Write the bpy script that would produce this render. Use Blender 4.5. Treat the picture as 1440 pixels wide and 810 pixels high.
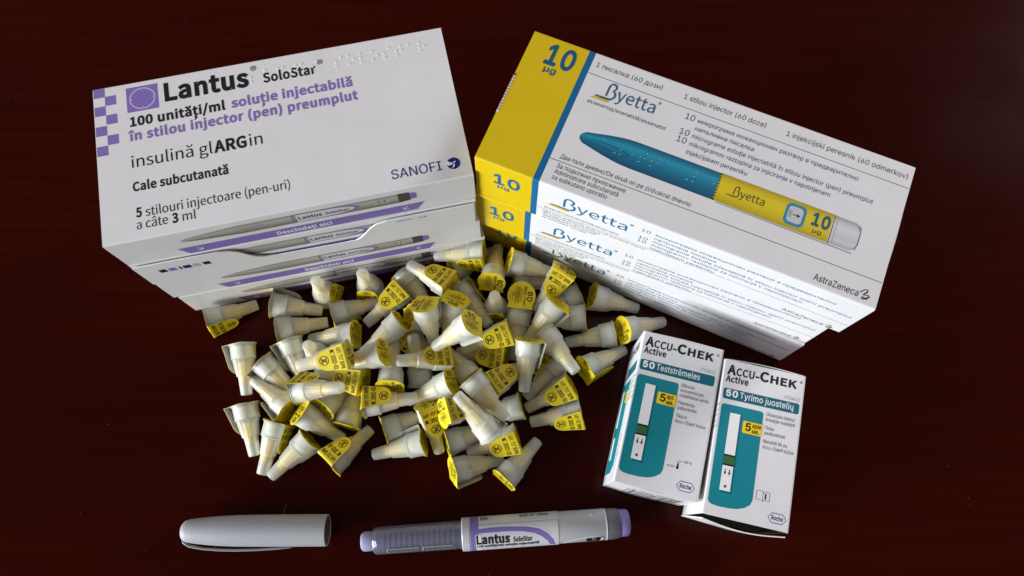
import bpy, bmesh, math, random, os
from mathutils import Vector, Matrix, noise
for _o in list(bpy.data.objects):
    bpy.data.objects.remove(_o)
SC = bpy.context.scene
COL = SC.collection
R = math.radians

# ------------------------------------------------------------------ camera
cam_d = bpy.data.cameras.new('camera')
cam = bpy.data.objects.new('camera', cam_d)
COL.objects.link(cam)
cam_d.sensor_width = 36.0
cam_d.lens = 1084.44 / 1440 * 36
cam_d.clip_start = 0.005
cam_d.clip_end = 50
_th, _ro, _H = 0.3081, 0.0249, 0.4004
_f = Vector((0, math.sin(_th), -math.cos(_th)))
_u = Vector((0, math.cos(_th), math.sin(_th)))
_r = Vector((1, 0, 0))
_cx = _r * math.cos(_ro) + _u * math.sin(_ro)
_cy = -_r * math.sin(_ro) + _u * math.cos(_ro)
cam.matrix_world = Matrix(((_cx.x, _cy.x, -_f.x, 0), (_cx.y, _cy.y, -_f.y, 0), (_cx.z, _cy.z, -_f.z, _H), (0, 0, 0, 1)))
SC.camera = cam

# ------------------------------------------------------------------ light and exposure
W = bpy.data.worlds.new('World')
SC.world = W
W.use_nodes = True
_bg = W.node_tree.nodes['Background']
_bg.inputs[0].default_value = (1.0, 0.90, 0.86, 1)
_bg.inputs[1].default_value = 0.18


def area(name, loc, target, size, watts, col, size_y=None):
    l = bpy.data.lights.new(name, 'AREA')
    l.shape = 'RECTANGLE'
    l.size = size
    l.size_y = size_y or size
    l.energy = watts
    l.color = col
    o = bpy.data.objects.new(name, l)
    COL.objects.link(o)
    o.location = loc
    o.rotation_euler = (Vector(target) - Vector(loc)).to_track_quat('-Z', 'Y').to_euler()
    return o


area('window_light', (-2.92, -1.38, 0.76), (0.02, 0.12, 0.03), 2.2, 240.0, (0.90, 0.97, 1.0), 1.1)
area('far_window_light', (1.62, 1.20, 0.80), (0.0, 0.15, 0.05), 0.5, 35.0, (0.99, 0.96, 1.0))
SC.view_settings.view_transform = 'Standard'
SC.view_settings.look = 'None'
SC.view_settings.gamma = 1
SC.view_settings.exposure = 0
SC.view_settings.use_curve_mapping = False
SC.render.engine = 'CYCLES'
SC.cycles.use_denoising = True
SC.cycles.max_bounces = 10
SC.cycles.diffuse_bounces = 4
SC.cycles.glossy_bounces = 4
SC.cycles.transmission_bounces = 6
SC.cycles.transparent_max_bounces = 24
SC.cycles.caustics_reflective = False
SC.cycles.caustics_refractive = False

# ------------------------------------------------------------------ materials
MATS = {}


def nodes_of(m):
    return m.node_tree.nodes, m.node_tree.links


def mat(name, col, rough=0.45, spec=0.5, bump=0.0, bscale=300.0, var=0.0, coat=0.0, metal=0.0):
    if name in MATS:
        return MATS[name]
    m = bpy.data.materials.new(name)
    m.use_nodes = True
    N, L = nodes_of(m)
    b = N['Principled BSDF']
    b.inputs['Base Color'].default_value = (*col, 1)
    b.inputs['Roughness'].default_value = rough
    b.inputs['Specular IOR Level'].default_value = spec
    b.inputs['Coat Weight'].default_value = coat
    b.inputs['Coat Roughness'].default_value = 0.15
    b.inputs['Metallic'].default_value = metal
    tc = N.new('ShaderNodeTexCoord')
    if bump:
        n = N.new('ShaderNodeTexNoise')
        n.inputs['Scale'].default_value = bscale
        n.inputs['Detail'].default_value = 5
        L.new(tc.outputs['Object'], n.inputs['Vector'])
        n2 = N.new('ShaderNodeTexNoise')
        n2.inputs['Scale'].default_value = 28
        n2.inputs['Detail'].default_value = 2
        L.new(tc.outputs['Object'], n2.inputs['Vector'])
        ad = N.new('ShaderNodeMath')
        ad.operation = 'MULTIPLY_ADD'
        L.new(n2.outputs['Fac'], ad.inputs[0])
        ad.inputs[1].default_value = 9.0
        L.new(n.outputs['Fac'], ad.inputs[2])
        bp = N.new('ShaderNodeBump')
        bp.inputs['Strength'].default_value = bump
        bp.inputs['Distance'].default_value = 0.0004
        L.new(ad.outputs[0], bp.inputs['Height'])
        L.new(bp.outputs['Normal'], b.inputs['Normal'])
    if var:
        n = N.new('ShaderNodeTexNoise')
        n.inputs['Scale'].default_value = 60
        n.inputs['Detail'].default_value = 6
        L.new(tc.outputs['Object'], n.inputs['Vector'])
        mp = N.new('ShaderNodeMapRange')
        mp.inputs['From Min'].default_value = 0.3
        mp.inputs['From Max'].default_value = 0.7
        mp.inputs['To Min'].default_value = 1 - var
        mp.inputs['To Max'].default_value = 1.0
        L.new(n.outputs['Fac'], mp.inputs['Value'])
        mx = N.new('ShaderNodeMix')
        mx.data_type = 'RGBA'
        mx.blend_type = 'MULTIPLY'
        mx.inputs['Factor'].default_value = 1
        mx.inputs['A'].default_value = (*col, 1)
        L.new(mp.outputs['Result'], mx.inputs['B'])
        L.new(mx.outputs['Result'], b.inputs['Base Color'])
    MATS[name] = m
    return m


def ink(name, col):
    return mat('ink_' + name, col, 0.5, 0.3)


CARD = mat('white_coated_card', (0.72, 0.70, 0.715), 0.38, 0.45, 0.10, 420, 0.04)
CARD_CUT = mat('raw_card_edge', (0.82, 0.80, 0.76), 0.8, 0.2, 0.1, 900)
CARD_IN = mat('card_inside', (0.45, 0.43, 0.40), 0.9, 0.1)
YEL = mat('yellow_coated_card', (0.66, 0.46, 0.003), 0.38, 0.45, 0.10, 420, 0.04)
BLU = mat('blue_coated_card', (0.003, 0.115, 0.27), 0.38, 0.45, 0.08, 420)
BLACK = ink('black', (0.012, 0.010, 0.012))
GREY = ink('grey', (0.09, 0.085, 0.09))
PURP = ink('purple', (0.21, 0.14, 0.42))
PURPL = ink('pale_purple', (0.55, 0.48, 0.70))
NAVY = ink('navy', (0.015, 0.015, 0.20))
PETROL = ink('petrol', (0.005, 0.09, 0.19))
SLATE = ink('slate_blue', (0.025, 0.11, 0.19))
OCHRE = ink('ochre', (0.62, 0.42, 0.01))
WHITE = ink('white', (0.78, 0.77, 0.78))
TEAL = ink('teal', (0.002, 0.20, 0.25))
TEALD = ink('dark_teal', (0.003, 0.115, 0.16))
SIGN_Y = ink('sign_yellow', (0.80, 0.55, 0.01))
GREEN = ink('green', (0.03, 0.13, 0.035))
SEAL_INK = ink('seal_brown', (0.07, 0.035, 0.004))


def seal_mat():
    m = mat('yellow_paper_seal', (0.80, 0.62, 0.02), 0.42, 0.4, 0.35, 260, 0.12)
    return m


SEAL = seal_mat()
SEAL_IN = mat('grey_seal_underside', (0.52, 0.53, 0.50), 0.5, 0.4, 0.3, 260)


def milky(name, tint, clear, diff_col, gloss=0.06, grough=0.36):
    """translucent moulded plastic: part clear, part diffusing, with a soft sheen"""
    m = bpy.data.materials.new(name)
    m.use_nodes = True
    N, L = nodes_of(m)
    N.remove(N['Principled BSDF'])
    out = N['Material Output']
    tr = N.new('ShaderNodeBsdfTransparent')
    tr.inputs[0].default_value = (*tint, 1)
    di = N.new('ShaderNodeBsdfDiffuse')
    di.inputs[0].default_value = (*diff_col, 1)
    tl = N.new('ShaderNodeBsdfTranslucent')
    tl.inputs[0].default_value = (*diff_col, 1)
    gl = N.new('ShaderNodeBsdfGlossy')
    gl.inputs[0].default_value = (1, 1, 1, 1)
    gl.inputs['Roughness'].default_value = grough
    tc = N.new('ShaderNodeTexCoord')
    nz = N.new('ShaderNodeTexNoise')
    nz.inputs['Scale'].default_value = 500
    L.new(tc.outputs['Object'], nz.inputs['Vector'])
    bp = N.new('ShaderNodeBump')
    bp.inputs['Strength'].default_value = 0.12
    bp.inputs['Distance'].default_value = 0.0002
    L.new(nz.outputs['Fac'], bp.inputs['Height'])
    for s in (di, gl):
        L.new(bp.outputs[0], s.inputs['Normal'])
    m1 = N.new('ShaderNodeMixShader')
    m1.inputs[0].default_value = 0.45
    L.new(di.outputs[0], m1.inputs[1])
    L.new(tl.outputs[0], m1.inputs[2])
    m2 = N.new('ShaderNodeMixShader')
    m2.inputs[0].default_value = clear
    L.new(m1.outputs[0], m2.inputs[1])
    L.new(tr.outputs[0], m2.inputs[2])
    fr = N.new('ShaderNodeLayerWeight')
    fr.inputs[0].default_value = 0.25
    ml = N.new('ShaderNodeMath')
    ml.operation = 'MULTIPLY_ADD'
    L.new(fr.outputs['Facing'], ml.inputs[0])
    ml.inputs[1].default_value = 0.18
    ml.inputs[2].default_value = gloss
    m3 = N.new('ShaderNodeMixShader')
    L.new(ml.outputs[0], m3.inputs[0])
    L.new(m2.outputs[0], m3.inputs[1])
    L.new(gl.outputs[0], m3.inputs[2])
    L.new(m3.outputs[0], out.inputs['Surface'])
    MATS[name] = m
    return m


CAPM = milky('milky_plastic', (1.0, 1.0, 0.98), 0.50, (0.98, 0.98, 0.94), 0.012)
CAPM_IN = milky('milky_plastic_inside', (1.0, 1.0, 0.97), 0.74, (0.98, 0.98, 0.92), 0.0)
HOLDER = milky('smoky_clear_plastic', (0.78, 0.80, 0.92), 0.78, (0.56, 0.54, 0.68), 0.07, 0.2)
GLASS = milky('cartridge_glass', (0.86, 0.80, 0.88), 0.84, (0.40, 0.36, 0.44), 0.10, 0.10)
SHIELD = mat('yellow_inner_plastic', (0.90, 0.64, 0.02), 0.45, 0.4)
HUB = mat('white_hub_plastic', (0.82, 0.80, 0.72), 0.45, 0.4)
PENW = mat('pale_grey_plastic', (0.52, 0.52, 0.55), 0.33, 0.5, 0.05, 300)
PEND = mat('dark_grey_plastic', (0.13, 0.13, 0.155), 0.36, 0.5, 0.04, 300)
PENP = mat('purple_plastic', (0.27, 0.20, 0.52), 0.35, 0.5, 0.04, 300)
PENL = mat('lavender_rubber', (0.36, 0.34, 0.55), 0.5, 0.4, 0.04, 300)
CAPG_IN = mat('shaded_cap_inside', (0.10, 0.095, 0.09), 0.7, 0.2)  # same plastic as the shell, darkened to paint in the hollow's shade
CAPG = mat('satin_grey_plastic', (0.36, 0.36, 0.385), 0.52, 0.5, 0.04, 250)
LABEL = mat('pen_label_paper', (0.60, 0.58, 0.62), 0.36, 0.45, 0.04, 300)
GREYP = mat('grey_stopper', (0.10, 0.10, 0.12), 0.5, 0.3)
SILV = mat('bright_seam', (0.7, 0.7, 0.72), 0.2, 0.6)


def wood():
    m = bpy.data.materials.new('dark_lacquered_wood')
    m.use_nodes = True
    N, L = nodes_of(m)
    b = N['Principled BSDF']
    tc = N.new('ShaderNodeTexCoord')
    mp = N.new('ShaderNodeMapping')
    mp.inputs['Scale'].default_value = (3.0, 60.0, 3.0)
    L.new(tc.outputs['Object'], mp.inputs[0])
    n = N.new('ShaderNodeTexNoise')
    n.inputs['Scale'].default_value = 4.0
    n.inputs['Detail'].default_value = 9
    n.inputs['Distortion'].default_value = 0.6
    L.new(mp.outputs[0], n.inputs['Vector'])
    cr = N.new('ShaderNodeValToRGB')
    cr.color_ramp.elements[0].position = 0.30
    cr.color_ramp.elements[0].color = (0.0225, 0.0012, 0.0001, 1)
    cr.color_ramp.elements[1].position = 0.75
    cr.color_ramp.elements[1].color = (0.033, 0.0020, 0.0002, 1)
    L.new(n.outputs['Fac'], cr.inputs[0])
    L.new(cr.outputs[0], b.inputs['Base Color'])
    n3 = N.new('ShaderNodeTexNoise')
    n3.inputs['Scale'].default_value = 7.0
    n3.inputs['Detail'].default_value = 6
    L.new(tc.outputs['Object'], n3.inputs['Vector'])
    mr = N.new('ShaderNodeMapRange')
    mr.inputs['From Min'].default_value = 0.3
    mr.inputs['From Max'].default_value = 0.7
    mr.inputs['To Min'].default_value = 0.11
    mr.inputs['To Max'].default_value = 0.22
    L.new(n3.outputs['Fac'], mr.inputs['Value'])
    L.new(mr.outputs['Result'], b.inputs['Roughness'])
    b.inputs['Specular IOR Level'].default_value = 0.08
    bp = N.new('ShaderNodeBump')
    bp.inputs['Strength'].default_value = 0.06
    bp.inputs['Distance'].default_value = 0.0004
    L.new(n.outputs['Fac'], bp.inputs['Height'])
    L.new(bp.outputs[0], b.inputs['Normal'])
    return m


WOOD = wood()

# ------------------------------------------------------------------ object helpers


def link_mesh(name, me, parent=None):
    o = bpy.data.objects.new(name, me)
    COL.objects.link(o)
    if parent:
        o.parent = parent
    return o


def from_data(name, v, f, mats, mi=None, smooth=None, parent=None):
    me = bpy.data.meshes.new(name)
    me.from_pydata([tuple(x) for x in v], [], f)
    for m in mats:
        me.materials.append(m)
    if mi:
        me.polygons.foreach_set('material_index', mi)
    if smooth is not None:
        me.polygons.foreach_set('use_smooth', [bool(smooth)] * len(me.polygons) if not isinstance(smooth, list) else smooth)
    me.update()
    return link_mesh(name, me, parent)


def thing(name, label, cat, loc=(0, 0, 0), rz=0, group=None):
    o = bpy.data.objects.new(name, None)
    o.empty_display_size = 0.01
    COL.objects.link(o)
    o.location = loc
    o.rotation_euler = (0, 0, rz)
    o['label'] = label
    o['category'] = cat
    if group:
        o['group'] = group
    return o


def tag(o, label, cat, group=None):
    o['label'] = label
    o['category'] = cat
    if group:
        o['group'] = group


def lathe(name, prof, mats, seg=48, parent=None, axis='x', mod=None, smooth=True, mids=None, close=False):
    """prof: (s, r) list; revolved about the local axis; sharp profile corners are doubled by the caller"""
    v, f, mi = [], [], []
    n = len(prof)
    for i, (s, r) in enumerate(prof):
        for k in range(seg):
            a = 2 * math.pi * k / seg
            rr = r * (mod(s, a) if mod else 1)
            c, d = rr * math.cos(a), rr * math.sin(a)
            v.append((s, c, d) if axis == 'x' else (c, d, s))
    for i in range(n - 1):
        for k in range(seg):
            k2 = (k + 1) % seg
            q = (i * seg + k, i * seg + k2, (i + 1) * seg + k2, (i + 1) * seg + k)
            f.append(q if axis == 'z' else q[::-1] if False else q)
            mi.append(mids[i] if mids else 0)
    if close:
        f.append(tuple(range(seg))[::-1])
        f.append(tuple((n - 1) * seg + k for k in range(seg)))
        mi += [mids[0] if mids else 0, mids[-1] if mids else 0]
    o = from_data(name, v, f, mats, mi, smooth, parent)
    bm = bmesh.new()
    bm.from_mesh(o.data)
    bmesh.ops.recalc_face_normals(bm, faces=bm.faces)
    for e in bm.edges:
        if len(e.link_faces) == 2 and e.calc_face_angle(0) > R(35):
            e.smooth = False
    bm.to_mesh(o.data)
    bm.free()
    return o


# ------------------------------------------------------------------ lettering
_fd = None
try:
    _fd = bpy.utils.system_resource('DATAFILES', path='fonts')
except Exception:
    pass


def _font(fn):
    try:
        return bpy.data.fonts.load(os.path.join(_fd, fn))
    except Exception:
        return None


FONTS = {'sans': _font('Inter.woff2'), 'human': _font('Noto Sans CJK Regular.woff2')}
NOT_HUMAN = set('țųţДЖ')
GLY = {}
SIZE = {'sans': 1.0, 'human': 1.0}


def _curve(font, s, weight):
    c = bpy.data.curves.new('t', 'FONT')
    c.body = s
    if FONTS[font]:
        c.font = FONTS[font]
    c.resolution_u = 3
    c.offset = weight
    return c


def _measure(items):
    """items: list of (font, string, weight) -> list of (verts, polys)"""
    obs = []
    for ft, s, w in items:
        o = bpy.data.objects.new('t', _curve(ft, s, w))
        COL.objects.link(o)
        obs.append(o)
    dg = bpy.context.evaluated_depsgraph_get()
    dg.update()
    out = []
    for o in obs:
        e = o.evaluated_get(dg)
        me = e.to_mesh()
        out.append(([v.co.xy.copy() for v in me.vertices], [tuple(p.vertices) for p in me.polygons]))
        e.to_mesh_clear()
    for o in obs:
        c = o.data
        bpy.data.objects.remove(o)
        bpy.data.curves.remove(c)
    return out


def _w(g):
    xs = [v.x for v in g[0]]
    return max(xs) - min(xs)



def _outline_fill(items):
    """plain weights: triangulate the outlines with the non-zero rule, so letters drawn from overlapping strokes fill cleanly"""
    from mathutils.geometry import delaunay_2d_cdt, interpolate_bezier
    obs = []
    for ft, s, w in items:
        o = bpy.data.objects.new('t', _curve(ft, s, 0))
        COL.objects.link(o)
        obs.append(o)
    dg = bpy.context.evaluated_depsgraph_get()
    dg.update()
    out = []
    for o in obs:
        cu = o.to_curve(dg)
        cont = []
        for sp in cu.splines:
            bp = sp.bezier_points
            pts = []
            n = len(bp)
            for i in range(n):
                p, q = bp[i], bp[(i + 1) % n]
                a, b, c, d = p.co.xy, p.handle_right.xy, q.handle_left.xy, q.co.xy
                ch = (d - a)
                straight = ch.length < 1e-7 or max(abs(ch.x * (h - a).y - ch.y * (h - a).x) / max(ch.length, 1e-9) for h in (b, c)) < 1e-3
                if straight:
                    pts.append(a)
                else:
                    pts += [x.xy for x in interpolate_bezier(a.to_3d(), b.to_3d(), c.to_3d(), d.to_3d(), 5)[:-1]]
            cl = []
            for p in pts:
                if not cl or (p - cl[-1]).length > 1e-5:
                    cl.append(p.copy())
            if len(cl) > 2:
                cont.append(cl)
        o.to_curve_clear()
        V, E = [], []
        for c in cont:
            k = len(V)
            V += c
            E += [(k + i, k + (i + 1) % len(c)) for i in range(len(c))]
        if not V:
            out.append(([], []))
            continue
        r = delaunay_2d_cdt(V, E, [], 0, 1e-6)
        vs, fs = r[0], r[2]
        keep = []
        for f in fs:
            cx = sum(vs[i].x for i in f) / len(f)
            cy = sum(vs[i].y for i in f) / len(f)
            wn = 0
            for c in cont:
                for i in range(len(c)):
                    a, b = c[i - 1], c[i]
                    if (a.y > cy) != (b.y > cy):
                        if cx < (b.x - a.x) * (cy - a.y) / (b.y - a.y) + a.x:
                            wn += 1 if b.y > a.y else -1
            if wn:
                keep.append(tuple(f))
        out.append(([v.copy() for v in vs], keep))
    for o in obs:
        c = o.data
        bpy.data.objects.remove(o)
        bpy.data.curves.remove(c)
    return out


CAPH = {}
for _ft in ('sans', 'human'):
    _m = _measure([(_ft, 'H', 0)])[0]
    CAPH[_ft] = max(v.y for v in _m[0])


def load_glyphs(font, chars, weight):
    need = [c for c in sorted(set(chars)) if (font, c, weight) not in GLY]
    if not need:
        return
    ww = weight * CAPH[font] / 0.7
    bar = _w(_measure([(font, '||', 0)])[0])
    adv = _measure([(font, '|' + c + '|', 0) for c in need])
    gl = (_outline_fill if weight == 0 else _measure)([(font, c, ww) if c != ' ' else (font, '.', 0) for c in need])
    k = 0.7 / CAPH[font]                 # normalise: capital height 0.7
    for c, a, g in zip(need, adv, gl):
        aw = (_w(a) - bar) * k
        vs = [v * k for v in g[0]] if c != ' ' else []
        GLY[(font, c, weight)] = (vs, g[1] if c != ' ' else [], aw)


def layout(font, s, weight, track=0.0):
    """-> verts, faces, width, in units where capital height is 0.7"""
    if abs(weight) < 0.008:
        weight = 0.0
    base = s.replace('ț', 't') if font == 'human' else s
    load_glyphs(font, base + ',', weight)
    x, V, F = 0.0, [], []
    for c0, c in zip(s, base):
        g = GLY[(font, c, weight)]
        n = len(V)
        V += [(v.x + x, v.y) for v in g[0]]
        F += [tuple(i + n for i in p) for p in g[1]]
        if font == 'human' and c0 == 'ț':      # t with a comma below
            h = GLY[(font, ',', weight)]
            n = len(V)
            V += [(v.x * 0.9 + x + 0.06, v.y * 0.9 - 0.20) for v in h[0]]
            F += [tuple(i + n for i in p) for p in h[1]]
        x += g[2] + track + weight * 1.2
    return V, F, x


class Print:
    """ink laid on a face: a = mm to the right, b = mm down; levels stack 0.03 mm apart"""

    def __init__(self, fmap, flip=False):
        self.m = fmap
        self.v, self.f, self.mi, self.mats = [], [], [], []
        self.flip = flip

    def _mat(self, m):
        if m not in self.mats:
            self.mats.append(m)
        return self.mats.index(m)

    def add(self, pts, faces, m, lvl=0):
        n = len(self.v)
        k = self._mat(m)
        self.v += [self.m(a, b, 0.00003 * (lvl + 1)) for a, b in pts]
        for p in faces:
            p = tuple(i + n for i in p)
            self.f.append(p[::-1] if self.flip else p)
            self.mi.append(k)

    def poly(self, pts, m, lvl=0):
        ar = sum(pts[i - 1][0] * pts[i][1] - pts[i][0] * pts[i - 1][1] for i in range(len(pts)))
        if ar > 0:            # b runs downwards: keep the faces looking outwards
            pts = pts[::-1]
        self.add(pts, [tuple(range(len(pts)))], m, lvl)

    def rect(self, a0, b0, a1, b1, m, lvl=0, r=0.0, corners=(1, 1, 1, 1)):
        if r <= 0:
            return self.poly([(a0, b0), (a0, b1), (a1, b1), (a1, b0)], m, lvl)
        pts = []
        for (ca, cb, st, on) in ((a1 - r, b0 + r, -90, corners[1]), (a1 - r, b1 - r, 0, corners[2]), (a0 + r, b1 - r, 90, corners[3]), (a0 + r, b0 + r, 180, corners[0])):
            if on:
                for k in range(6):
                    t = R(st + 90 * k / 5)
                    pts.append((ca + r * math.cos(t), cb + r * math.sin(t)))
            else:
                pts.append((ca + (r if st in (-90, 0) else -r), cb + (r if st in (0, 90) else -r)))
        self.poly(pts, m, lvl)

    def disc(self, a, b, r, m, lvl=0, rb=None, n=20):
        self.poly([(a + r * math.cos(2 * math.pi * k / n), b + (rb or r) * math.sin(2 * math.pi * k / n)) for k in range(n)], m, lvl)

    def ring(self, a, b, r, w, m, lvl=0, rb=None, n=28):
        rb = rb or r
        self.stroke([(a + r * math.cos(2 * math.pi * k / n), b + rb * math.sin(2 * math.pi * k / n)) for k in range(n + 1)], w, m, lvl)

    def stroke(self, pts, w, m, lvl=0):
        ws = w if isinstance(w, (list, tuple)) else [w] * len(pts)
        L, Rr = [], []
        for i, (x, y) in enumerate(pts):
            x0, y0 = pts[max(i - 1, 0)]
            x1, y1 = pts[min(i + 1, len(pts) - 1)]
            if (x0, y0) == (x1, y1):
                x1 += 1e-6
            d = math.hypot(x1 - x0, y1 - y0)
            nx, ny = -(y1 - y0) / d, (x1 - x0) / d
            if i in (0, len(pts) - 1) and len(pts) > 3 and math.hypot(pts[0][0] - pts[-1][0], pts[0][1] - pts[-1][1]) < 1e-6:
                xa, ya = pts[1]
                xb, yb = pts[-2]
                d = math.hypot(xa - xb, ya - yb)
                nx, ny = -(ya - yb) / d, (xa - xb) / d
            h = ws[i] / 2
            L.append((x + nx * h, y + ny * h))
            Rr.append((x - nx * h, y - ny * h))
        for i in range(len(pts) - 1):
            self.poly([L[i], L[i + 1], Rr[i + 1], Rr[i]], m, lvl)

    def text(self, s, a0, b0, a1=None, m=None, font='sans', weight=0.0, cap=None, lvl=1, track=0.0, rot=0.0, slant=0.0):
        over = [(0, 0)]
        if weight > 0.008 and (font == 'sans' or set(s) & set('îâwM4Nr')):        # heavier strokes: overprint small shifts of the plain letters
            track += weight * 1.6
            over += [(weight * math.cos(t * math.pi / 4), weight * math.sin(t * math.pi / 4)) for t in range(8)]
            weight = 0.0
        V, F, wd = layout(font, s, weight, track)
        xs = [v[0] for v in V]
        x0, x1 = min(xs), max(xs)
        if a1 is not None:
            kx = (a1 - a0) / (x1 - x0)
            ky = cap / 0.7 if cap else kx
        else:
            ky = kx = cap / 0.7
        c, q = math.cos(R(rot)), math.sin(R(rot))
        for i, (ox, oy) in enumerate(over):
            pts = []
            for x, y in V:
                u, w = (x + ox - x0 + slant * y) * kx, -(y + oy) * ky
                pts.append((a0 + u * c - w * q, b0 + u * q + w * c))
            self.add(pts, F, m or BLACK, lvl + 0.07 * i)
        return self

    def build(self, name, parent):
        return from_data(name, self.v, self.f, self.mats, self.mi, None, parent)


# ------------------------------------------------------------------ cartons


def carton(w, d, h, axis, bands, root, r=0.0006, depth=0.006, name='carton_sleeve'):
    """a folded card tube lying along u ('u') or v ('v'); bands = [(pos0, pos1, material)] along that axis; open ends, card 0.5 mm thick.
    Local origin: centre of the base."""
    ln, cw = (w, d) if axis == 'u' else (d, w)
    t = 0.0005

    def loop(off, rr):
        hw, z0, z1 = cw / 2 - off, off, h - off
        pts = []
        for (cy, cz, st) in ((hw - rr, z0 + rr, -90), (hw - rr, z1 - rr, 0), (-hw + rr, z1 - rr, 90), (-hw + rr, z0 + rr, 180)):
            for k in range(5):
                a = R(st + 90 * k / 4)
                pts.append((cy + rr * math.cos(a), cz + rr * math.sin(a)))
        return pts
    lo, li = loop(0, r), loop(t, max(r - t, 0.0001))
    n = len(lo)
    st = sorted({-ln / 2, ln / 2, *[b[0] for b in bands], *[b[1] for b in bands]})
    V, F, MI = [], [], []
    mats = []

    def mid(m):
        if m not in mats:
            mats.append(m)
        return mats.index(m)

    def put(s, L):
        i = len(V)
        for y, z in L:
            V.append((s, y, z) if axis == 'u' else (-y, s, z))
        return i

    def bridge(i, j, m):
        for k in range(n):
            k2 = (k + 1) % n
            F.append((i + k, i + k2, j + k2, j + k))
            MI.append(m)
    rows = [put(s, lo) for s in st]
    for q in range(len(st) - 1):
        c = (st[q] + st[q + 1]) / 2
        m = next((b[2] for b in bands if b[0] - 1e-9 <= c <= b[1] + 1e-9), CARD)
        bridge(rows[q], rows[q + 1], mid(m))
    for sgn, row in ((-1, rows[0]), (1, rows[-1])):
        e = sgn * ln / 2
        i1 = put(e, li)
        i2 = put(e - sgn * depth, li)
        bridge(row, i1, mid(CARD_CUT))
        bridge(i1, i2, mid(CARD_IN))
        F.append(tuple(i2 + k for k in range(n)))
        MI.append(mid(CARD_IN))
    o = from_data(name, V, F, mats, MI, None, root)
    bm = bmesh.new()
    bm.from_mesh(o.data)
    bmesh.ops.recalc_face_normals(bm, faces=bm.faces)
    bm.to_mesh(o.data)
    bm.free()
    return o


def curved_panel(name, width, height, root, M, m, bulge=0.0004, open_=0.0, thick=0.0005, nx=10, nz=8, lip=0.0):
    """an end flap: sheet in local (x = width, z = height), pushed out (+y) by a bulge, swung open by open_ at its top edge"""
    V, F, MI = [], [], []
    for side in (0, 1):
        for j in range(nz + 1):
            for i in range(nx + 1):
                u, q = i / nx, j / nz
                y = bulge * math.sin(math.pi * u) * math.sin(math.pi * min(1, q * 0.5 + 0.25)) + open_ * q * (0.55 + 0.45 * math.sin(math.pi * u)) - side * thick
                V.append(M @ Vector(((u - 0.5) * width * (1 - lip * q * q), y, q * height)))
    W1 = nx + 1
    B = (nz + 1) * W1
    for j in range(nz):
        for i in range(nx):
            a = j * W1 + i
            F.append((a, a + 1, a + W1 + 1, a + W1))
            MI.append(0)
            F.append((B + a, B + a + W1, B + a + W1 + 1, B + a + 1))
            MI.append(1)
    for i in range(nx):
        for a in (i, nz * W1 + i):
            F.append((a, a + 1, B + a + 1, B + a))
            MI.append(2)
    for j in range(nz):
        for a in (j * W1, j * W1 + nx):
            F.append((a, a + W1, B + a + W1, B + a))
            MI.append(2)
    o = from_data(name, V, F, [m, CARD_IN, CARD_CUT], MI, None, root)
    bm = bmesh.new()
    bm.from_mesh(o.data)
    bmesh.ops.recalc_face_normals(bm, faces=bm.faces)
    bm.to_mesh(o.data)
    bm.free()
    return o


def face_map(w, d, h, which):
    if which == 'top':
        return lambda a, b, o: (-w / 2 + a / 1000, d / 2 - b / 1000, h + o)
    if which == 'front':
        return lambda a, b, o: (-w / 2 + a / 1000, -d / 2 - o, h - b / 1000)
    if which == 'left':
        return lambda a, b, o: (-w / 2 - o, -d / 2 + (d - a / 1000), h - b / 1000)


def end_matrix(w, d, h, side, inset, z=0.0006):
    """frame for an end flap: x along the end, y outwards, z up"""
    if side == 'left':
        return Matrix.Translation((-w / 2 + inset, 0, z)) @ Matrix.Rotation(R(90), 4, 'Z')
    if side == 'right':
        return Matrix.Translation((w / 2 - inset, 0, z)) @ Matrix.Rotation(R(-90), 4, 'Z')
    if side == 'front':
        return Matrix.Translation((0, -d / 2 + inset, z)) @ Matrix.Rotation(R(180), 4, 'Z')
    return Matrix.Translation((0, d / 2 - inset, z))


# ------------------------------------------------------------------ table
def build_table():
    v, f = [], []
    bm = bmesh.new()
    bmesh.ops.create_cube(bm, size=1)
    bmesh.ops.scale(bm, vec=(2.4, 1.5, 0.03), verts=bm.verts)
    bmesh.ops.translate(bm, vec=(0, 0.25, -0.015), verts=bm.verts)
    bmesh.ops.bevel(bm, geom=bm.edges[:], offset=0.004, segments=3, affect='EDGES')
    me = bpy.data.meshes.new('table_top')
    bm.to_mesh(me)
    bm.free()
    me.materials.append(WOOD)
    o = link_mesh('table_top', me)
    o['kind'] = 'structure'
    o['label'] = 'dark reddish brown lacquered wooden table top under everything'
    return o


build_table()

# ------------------------------------------------------------------ purple-and-white pen cartons (stack of four, left)
LW, LD, LH = 0.15893, 0.07726, 0.0240


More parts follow.
